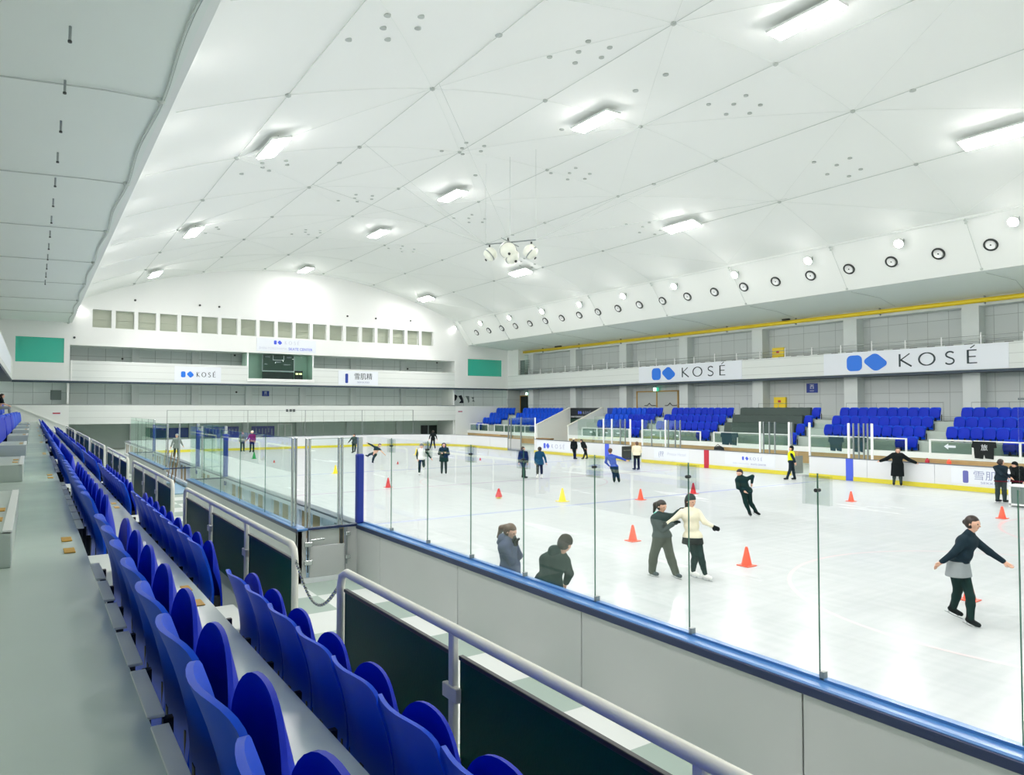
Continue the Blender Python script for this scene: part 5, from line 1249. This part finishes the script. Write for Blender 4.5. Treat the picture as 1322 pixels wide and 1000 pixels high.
    if top:
        K = torso(Field(res), top_th)
        for s_ in 'LR':
            if not sleeves: arm(K, s_, top_th * .8, False)
        K.cap(nk + lat * .05, nk - lat * .05, .055 + top_th * .5, k=.04).cap(nk - upv * .03, nk + upv * .035, .06 + top_th * .4, .056 + top_th * .4, k=.03)
        hem = top_hem
        if coat_hem is not None:
            hem = coat_hem; mk = (j['knL'] + j['knR']) / 2; mk = V(mk[0], mk[1], hem - .05); K.cap(pl - latp * .07, mk - latp * .09, .115 + top_th, .12 + top_th, k=.05).cap(pl + latp * .07, mk + latp * .09, .115 + top_th, .12 + top_th, k=.05).cap(pl, mk, .13, .14, k=.05)
        else: K.cap(pl - latp * .06, pl + latp * .06, .12 + top_th, k=.05)
        K.cut(lambda X, Y, Z: hem - Z); K.mesh().build('coat' if coat_hem is not None else 'jacket', top, t, smooth=True, world=False)
        if sleeves:
            for s_ in 'LR': arm(Field(res), s_, top_th * .7, False).mesh().build('sleeve', sleeves, t, smooth=True, world=False)
    if vest:
        K = torso(Field(res), top_th + .02); K.cut(lambda X, Y, Z: pl[2] - .02 - Z); K.cap(j['shL'] + lat * .05, j['shR'] - lat * .05, .07 + top_th, k=.03); K.mesh().build('vest', vest, t, smooth=True, world=False)
    if gloves:
        for s_ in 'LR': hand(Field(res * .8), s_, .005).mesh().build('glove', gloves, t, smooth=True, world=False)
    if scarf: Field(res).cap(nk + lat * .05 + f * .03, nk - lat * .05 + f * .03, .078, k=.03).cap(nk + f * .09, nk + f * .13 - upv * .12, .04, .035, k=.03).cap(nk - f * .03 + lat * .05, nk - f * .03 - lat * .05, .076, k=.03).mesh().build('scarf', scarf, t, smooth=True, world=False)
    for s_ in 'LR':
        a_ = j['an' + s_]; td = nrm(V(*J['toe' + s_])) if J['toe' + s_] else nrm(f * V(1, 1, 0)); dn = nrm(-V(0, 0, 1) + td * (td[2]) * 1.0)
        K = Field(min(res, .014)).cap(a_ + nrm(j['kn' + s_] - a_) * .12 - td * .01, a_ - td * .015, .052, .05, k=.02).cap(a_ - dn * -.03, a_ + dn * .035 + td * .13, .046, .036, k=.03).cap(a_ + dn * .03 - td * .04, a_ + dn * .04 + td * .08, .038, .036, k=.02)
        bo = K.mesh().build('boot', boots, t, smooth=True, world=False)
        if blades:
            p0 = a_ + dn * .105 - td * .10; p1 = a_ + dn * .105 + td * .18; mb = MB().tube([tuple(p0), tuple((p0 + p1) / 2 + dn * .006), tuple(p1 - dn * .01)], .007, 6)
            for q in (-.04, .10): mb.tube([tuple(a_ + dn * .06 + td * q), tuple(a_ + dn * .105 + td * q)], .012, 6)
            mb.build('blade', 'steel', bo, world=False)
    return t
for n_, c_ in dict(charcoal=(52, 66, 66), slate=(74, 84, 110), navy2=(26, 44, 54), greenblack=(14, 44, 42), cream=(236, 230, 204), white2=(236, 238, 234), maroon=(130, 30, 60), grey=(120, 130, 124), olive=(60, 66, 54), jersey=(52, 82, 180), hivis=(226, 240, 30), black2=(16, 24, 26), mint=(120, 210, 190), tealblue=(20, 70, 90), hatgrey=(58, 70, 70), wine=(92, 24, 40), brownhat=(48, 44, 36), silver=(150, 158, 160)).items(): cloth(n_, *c_)
K_ = 'cloth_'
def px(u, v, u0, v0, D): return ((u - u0) / F_PX * D, 0, (v0 - v) / F_PX * D)      # offsets of a joint in the plane of the figure
# the practising pair
D = 14.95
def q(u, v, dy=0.0, u0=857, v0=745, D=14.6):
    a = px(u, v, u0, v0, D); return (a[0], dy, a[2])
person('person in dark quilted jacket and mint scarf supporting the arm of the cream-sweater skater', 10.91, 10.54, 1.0, near=True, top=K_ + 'charcoal', top_hem=.84, top_th=.042, legs=K_ + 'olive', hair='hair', hair_style='tail', gloves=K_ + 'black2', boots=K_ + 'navy2', scarf=K_ + 'mint', loose=.022,
       pose=dict(head=q(855, 653), neck=q(852, 665), pel=q(855, 693), shL=q(846, 668, -.13), shR=q(861, 668, .13), elL=q(856, 680, -.22), haL=q(869, 673, -.22), elR=q(871, 667, .10), haR=q(877, 659, .02), knL=q(844, 718, .04), anL=q(842, 738, .06), knR=q(865, 716, -.04), anR=q(872, 737, -.06), f=(.72, -.62, -.25), toeL=(.8, -.5, -.1), toeR=(.7, -.6, -.15)))
def q(u, v, dy=0.0): a = px(u, v, 903, 748, 14.55); return (a[0], dy, a[2])
person('skater in cream ribbed sweater and dark beanie with outstretched gloved arms', 11.35, 10.0, 1.0, near=True, top=K_ + 'cream', top_hem=.86, top_th=.02, legs=K_ + 'greenblack', skirt=K_ + 'black2', hair='hair', hair_style='long', hat=K_ + 'hatgrey', gloves=K_ + 'black2', boots=K_ + 'white2',
       pose=dict(head=q(894, 648), neck=q(893, 659), pel=q(896, 694), shL=q(883, 662, -.02), shR=q(903, 662, .02), elL=q(872, 672, -.10), haL=q(864, 676, -.20), elR=q(911, 673, -.05), haR=q(921, 678, -.08), knL=q(899, 716, -.05), anL=q(896, 738, .02), knR=q(906, 716, -.1), anR=q(911, 740, -.06), f=(.72, -.66, -.18), toeL=(.75, -.6, -.1), toeR=(.85, -.5, -.1)))
# the two at the near boards
def q(u, v, dy=0.0): a = px(u, v, 655, 675, 11.6); return (a[0], dy, 1.62 + a[2])
person('person with a brown ponytail in a slate coat, hand at the mouth', 6.55, 9.82, 1.0, near=True, top=K_ + 'slate', coat_hem=.62, top_th=.03, hood='down', legs=K_ + 'black2', hair='hair_brown', hair_style='tail', gloves=K_ + 'black2',
       pose=dict(head=q(658, 687), neck=q(653, 699), pel=(.03, 0, .90), shL=q(650, 706, -.15), shR=q(659, 705, .13), elL=q(660, 722, -.22), haL=q(664, 704, -.20), elR=q(669, 719, .03), haR=q(664, 702, -.06), knL=(.02, -.10, .48), knR=(.06, .10, .48), anL=(.0, -.1, .12), anR=(.06, .1, .12), f=(.80, -.45, -.40)))
def q(u, v, dy=0.0): a = px(u, v, 712, 692, 10.5); return (a[0], dy, 1.62 + a[2])
person('person in a dark green hooded jacket bending forward by the near boards', 6.45, 8.45, 1.0, near=True, top=K_ + 'greenblack', coat_hem=.72, top_th=.035, hood='down', legs=K_ + 'black2', hair='hair', hat=K_ + 'brownhat',
       pose=dict(head=q(726, 704, -.02), neck=q(718, 716), pel=(-.08, .02, .93), shL=q(700, 722, -.10), shR=q(727, 728, .10), elL=q(700, 748, -.14), haL=q(716, 762, .12), elR=q(732, 744, .14), haR=q(728, 758, .24), knL=(-.16, .04, .48), knR=(.04, .06, .48), anL=(-.16, 0, .12), anR=(.04, 0, .12), f=(.55, .55, -.65)))
# the skater at right, built at rest
def q(u, v, dy=0.0): a = px(u, v, 1247, 805, 13.0); return (a[0], dy, a[2])
person('skater in dark top and grey waistband gliding at right, cone behind the legs', 12.64, 5.54, 1.0, near=True, top=K_ + 'navy2', top_hem=.98, legs=K_ + 'greenblack', skirt=K_ + 'silver', hair='hair', hair_style='bun', boots=K_ + 'black2',
       pose=dict(head=q(1256, 690), neck=q(1252, 703), pel=q(1241, 742), shL=q(1247, 708, -.12), shR=q(1256, 709, .12), elL=q(1236, 724, -.2), haL=q(1224, 735, -.22), elR=q(1271, 722, .15), haR=q(1285, 732, .15), knL=q(1240, 769, .1), anL=q(1235, 793, .25), knR=q(1252, 772, -.08), anR=q(1252, 797, -.1), f=(.88, -.45, -.1), toeL=(.8, -.2, -.3), toeR=(.85, -.4, -.25)))
def Q(u0, v0, x, y):
    Dp = float(np.dot(V(x, y, 0) - V(0, 0, CAM_H), FW))
    def q(u, v, dy=0.0): return ((u - u0) / F_PX * Dp, dy, (v0 - v) / F_PX * Dp)
    return q
# skater with one arm back, beyond the pair
q = Q(968, 668, 19.12, 14.71)
person('skater all in black leaning with one arm bent back, right of the practising pair', 19.12, 14.71, 1.0, top=K_ + 'greenblack', legs=K_ + 'greenblack', hair='hair', boots=K_ + 'black2',
       pose=dict(head=q(956, 611), neck=q(957, 616), pel=q(964, 634), shL=q(953, 620, -.05), shR=q(964, 619, .05), elL=q(954, 629, -.18), haL=q(961, 633, -.2), elR=q(972, 615, .1), haR=q(971, 624, .1), knL=q(963, 648, -.05), anL=q(968, 661, 0), knR=q(969, 649, .1), anR=q(976, 660, .15), f=(-.5, -.8, -.3), toeL=(.3, -.9, -.2), toeR=(.8, -.2, -.4)))
q = Q(573, 611, 18.19, 33.44)
person('person in a long dark hooded coat with folded arms standing on the ice', 18.19, 33.44, 1.02, top=K_ + 'greenblack', coat_hem=.66, top_th=.04, hood='up', legs=K_ + 'charcoal', boots=K_ + 'black2', pose=dict(elL=(-.24, -.08, 1.08), haL=(.02, -.24, 1.14), elR=(.24, -.08, 1.06), haR=(-.04, -.22, 1.10)))
q = Q(545, 613, 17.0, 33.71)
person('skater in white vest with dark sleeves gliding on one foot left of the hooded person', 17.0, 33.71, 1.0, top=K_ + 'white2', sleeves=K_ + 'greenblack', legs=K_ + 'greenblack', hat=K_ + 'grey', boots=K_ + 'white2', pose=dict(haL=(-.20, -.05, .84), elL=(-.24, 0, 1.05), elR=(.32, 0, 1.12), haR=(.50, 0, .88), anR=(.12, .30, .42), knR=(.12, -.06, .55), f=(-.1, -1, -.2), toeR=(0, -.5, -.8)))
q = Q(559, 579, 28.92, 55.14)
person('dark figure skating away near the far end boards', 28.92, 55.14, .98, top=K_ + 'black2', legs=K_ + 'black2', pose=dict(elL=(-.28, .02, 1.08), haL=(-.34, -.02, .86), elR=(.28, .02, 1.08), haR=(.34, -.02, .86), knL=(-.14, 0, .5), anL=(-.24, 0, .12), anR=(.18, 0, .12), f=(.2, .95, 0)))
q = Q(481, 597, 18.26, 43.16)
person('skater in black leaning far over with arms wide and one leg raised', 18.26, 43.16, 1.0, top=K_ + 'greenblack', legs=K_ + 'greenblack', gloves=K_ + 'mint' if False else None, boots=K_ + 'black2',
       pose=dict(head=q(490, 575), neck=q(487, 578), pel=q(483, 586), shL=q(484, 577, .05), shR=q(490, 580, -.05), elL=q(479, 574, .1), haL=q(475, 572, .1), elR=q(493, 583, -.1), haR=q(496, 586, -.12), knL=q(478, 586, .1), anL=q(475, 588, .15), knR=q(482, 591, -.03), anR=q(481, 596, 0), f=(.5, -.8, -.3), up=(.5, 0, .86), toeL=(-.8, 0, .4), toeR=(.3, -.9, 0)))
person('slim dark skater half behind the glass posts at the far end', 20.83, 52.88, .93, top=K_ + 'charcoal', legs=K_ + 'greenblack', pose=dict(elL=(-.30, 0, 1.12), haL=(-.46, 0, .92), anL=(-.1, .05, .12), anR=(.06, .15, .2), f=(-.7, -.7, 0)))
person('person in a grey jacket beside the person in maroon, far down the ice', 14.1, 59.81, 1.0, top=K_ + 'grey', legs=K_ + 'navy2', pose=dict(f=(.5, -.8, 0)))
person('person in a maroon jacket with light hat, far down the ice', 14.5, 58.42, 1.05, top=K_ + 'maroon', legs=K_ + 'black2', hat=K_ + 'cream', boots=K_ + 'black2', pose=dict(elL=(-.26, -.05, 1.08), haL=(-.42, -.05, .90), f=(-.4, -.9, 0)))
person('person in grey walking, seen through the glass of the near players box', 8.36, 54.1, 1.05, top=K_ + 'grey', coat_hem=.7, legs=K_ + 'olive', hat=K_ + 'silver', pose=dict(elL=(-.26, 0, 1.05), haL=(-.34, -.05, .80), elR=(.28, 0, 1.05), haR=(.38, -.02, .86), knL=(-.12, -.05, .5), anL=(-.16, .05, .12), f=(-.5, -.8, 0)))
person('person in dark clothes behind the glass clamp left of the person in the dark dress', 20.38, 29.2, .98, top=K_ + 'navy2', legs=K_ + 'charcoal', hair_style='short', pose=dict(f=(.9, -.3, -.1), knL=(.04, -.08, .5), knR=(.0, .08, .5), anL=(.08, -.08, .12), anR=(-.02, .08, .12)))
person('person in a short dark coat dress standing right of the dark pair partner', 20.95, 28.6, .98, top=K_ + 'tealblue', coat_hem=.72, legs=K_ + 'black2', hair='hair', boots=K_ + 'white2', pose=dict(elR=(.28, .02, 1.06), haR=(.34, 0, .82), f=(-.3, .92, 0)))
person('person in black with a white hat at the boards, left one of the bending pair', 30.8, 38.06, .90, top=K_ + 'black2', legs=K_ + 'black2', hat=K_ + 'cream', boots=K_ + 'black2', pose=dict(f=(.8, .4, 0), knL=(.0, -.06, .5), anL=(.02, -.06, .12)))
person('person in black bending forward at the boards, right one of the bending pair', 31.35, 37.6, .95, top=K_ + 'black2', legs=K_ + 'black2', boots=K_ + 'black2', pose=dict(head=(-.22, -.05, 1.34), neck=(-.13, -.02, 1.24), shL=(-.20, -.1, 1.18), shR=(-.02, .1, 1.20), elL=(-.18, -.15, .95), haL=(-.02, -.12, .85), elR=(.10, .1, .98), haR=(.16, .05, .78), knL=(.05, -.05, .5), anL=(-.08, -.05, .12), knR=(.12, .05, .48), anR=(.20, .05, .14), f=(-.8, -.3, -.5)))
q = Q(797, 624, 22.59, 24.83)
person('skater in a blue jersey and black trousers with one arm stretched to the right', 22.59, 24.83, 1.0, top=K_ + 'jersey', legs=K_ + 'greenblack', hair='hair_brown', sleeves=K_ + 'jersey', boots=K_ + 'black2', loose=.01,
       pose=dict(head=q(790, 582), neck=q(791, 588), pel=q(795, 603), shL=q(786, 590), shR=q(796, 589), elL=q(784, 597, .15), haL=q(789, 602, .2), elR=q(803, 591), haR=q(810, 594), knL=q(795, 612, 0), anL=q(795, 620, 0), knR=q(799, 611, .05), anR=q(801, 620, .08), f=(.1, .95, 0)))
person('person in a cream jacket with hands behind the back near the open gate', 28.36, 29.43, 1.0, top=K_ + 'cream', top_hem=.86, top_th=.035, legs=K_ + 'black2', hair='hair_brown', boots=K_ + 'black2', pose=dict(elL=(-.22, .12, 1.06), haL=(-.05, .18, .92), elR=(.24, .1, 1.06), haR=(.12, .2, .90), f=(-.6, .5, 0)))
person('steward in a yellow high-visibility vest and dark trousers standing at the far boards', 30.64, 21.12, 1.02, top=K_ + 'navy2', vest=K_ + 'hivis', legs=K_ + 'navy2', hat=K_ + 'black2', boots=K_ + 'black2', top_hem=.86, pose=dict(f=(-.9, -.3, 0), shL=(-.02, -.16, 1.31), shR=(.04, .16, 1.31), elL=(.10, -.22, 1.06), haL=(.16, -.2, .86), elR=(.10, .2, 1.05), haR=(.18, .15, .86), knL=(-.06, -.08, .5), anL=(-.20, -.06, .12), knR=(.08, .08, .5), anR=(.14, .08, .12)))
person('person in a long black coat leaning back on the far boards with both arms spread', 32.45, 16.94, 1.06, top=K_ + 'black2', coat_hem=.42, top_th=.05, hair='hair', hair_style='long', legs=K_ + 'charcoal', boots=K_ + 'black2', pose=dict(elL=(-.42, .05, 1.13), haL=(-.66, .12, 1.03), elR=(.42, .05, 1.13), haR=(.70, .12, 1.0), knL=(-.12, 0, .5), anL=(-.15, -.05, .12), anR=(.12, -.05, .12), head=(.02, 0, 1.50)))
person('person in a dark jacket and wine red skirt behind the crate at right', 29.75, 11.75, 1.0, top=K_ + 'navy2', sleeves=K_ + 'navy2', coat_hem=None, skirt=K_ + 'wine', legs=K_ + 'charcoal', hair_style='bun', loose=.01, pose=dict(head=(.02, 0, 1.50), f=(.75, .5, 0), pel=(.0, 0, .92), haL=(.2, -.1, .95), elL=(.05, -.25, 1.08), haR=(.3, .1, .95), elR=(.15, .2, 1.08)))
person('person in a black cap and black jacket cut by the right edge', 30.6, 11.55, .97, top=K_ + 'black2', legs=K_ + 'black2', hat=K_ + 'black2', skirt=K_ + 'wine', pose=dict(head=(-.06, 0, 1.40), neck=(-.02, 0, 1.28), f=(-.8, -.5, -.2), haL=(-.3, -.15, 1.0), elL=(-.12, -.25, 1.06)))
person('person in dark top and silvery trousers sitting in the far left seats', -1.35, 46.0, 1.0, z=2.97, top=K_ + 'black2', legs=K_ + 'silver', hair='hair', blades=False, boots=K_ + 'black2', rz=0,
       pose=dict(f=(1, 0, -.1), head=(.02, 0, 1.18), neck=(-.02, 0, 1.04), pel=(-.12, 0, .56), shL=(-.04, .17, 1.0), shR=(-.04, -.17, 1.0), elL=(.08, .22, .78), haL=(.30, .14, .68), elR=(.08, -.22, .78), haR=(.30, -.14, .68), knL=(.34, .1, .56), knR=(.34, -.1, .56), anL=(.36, .1, .14), anR=(.36, -.1, .14)))
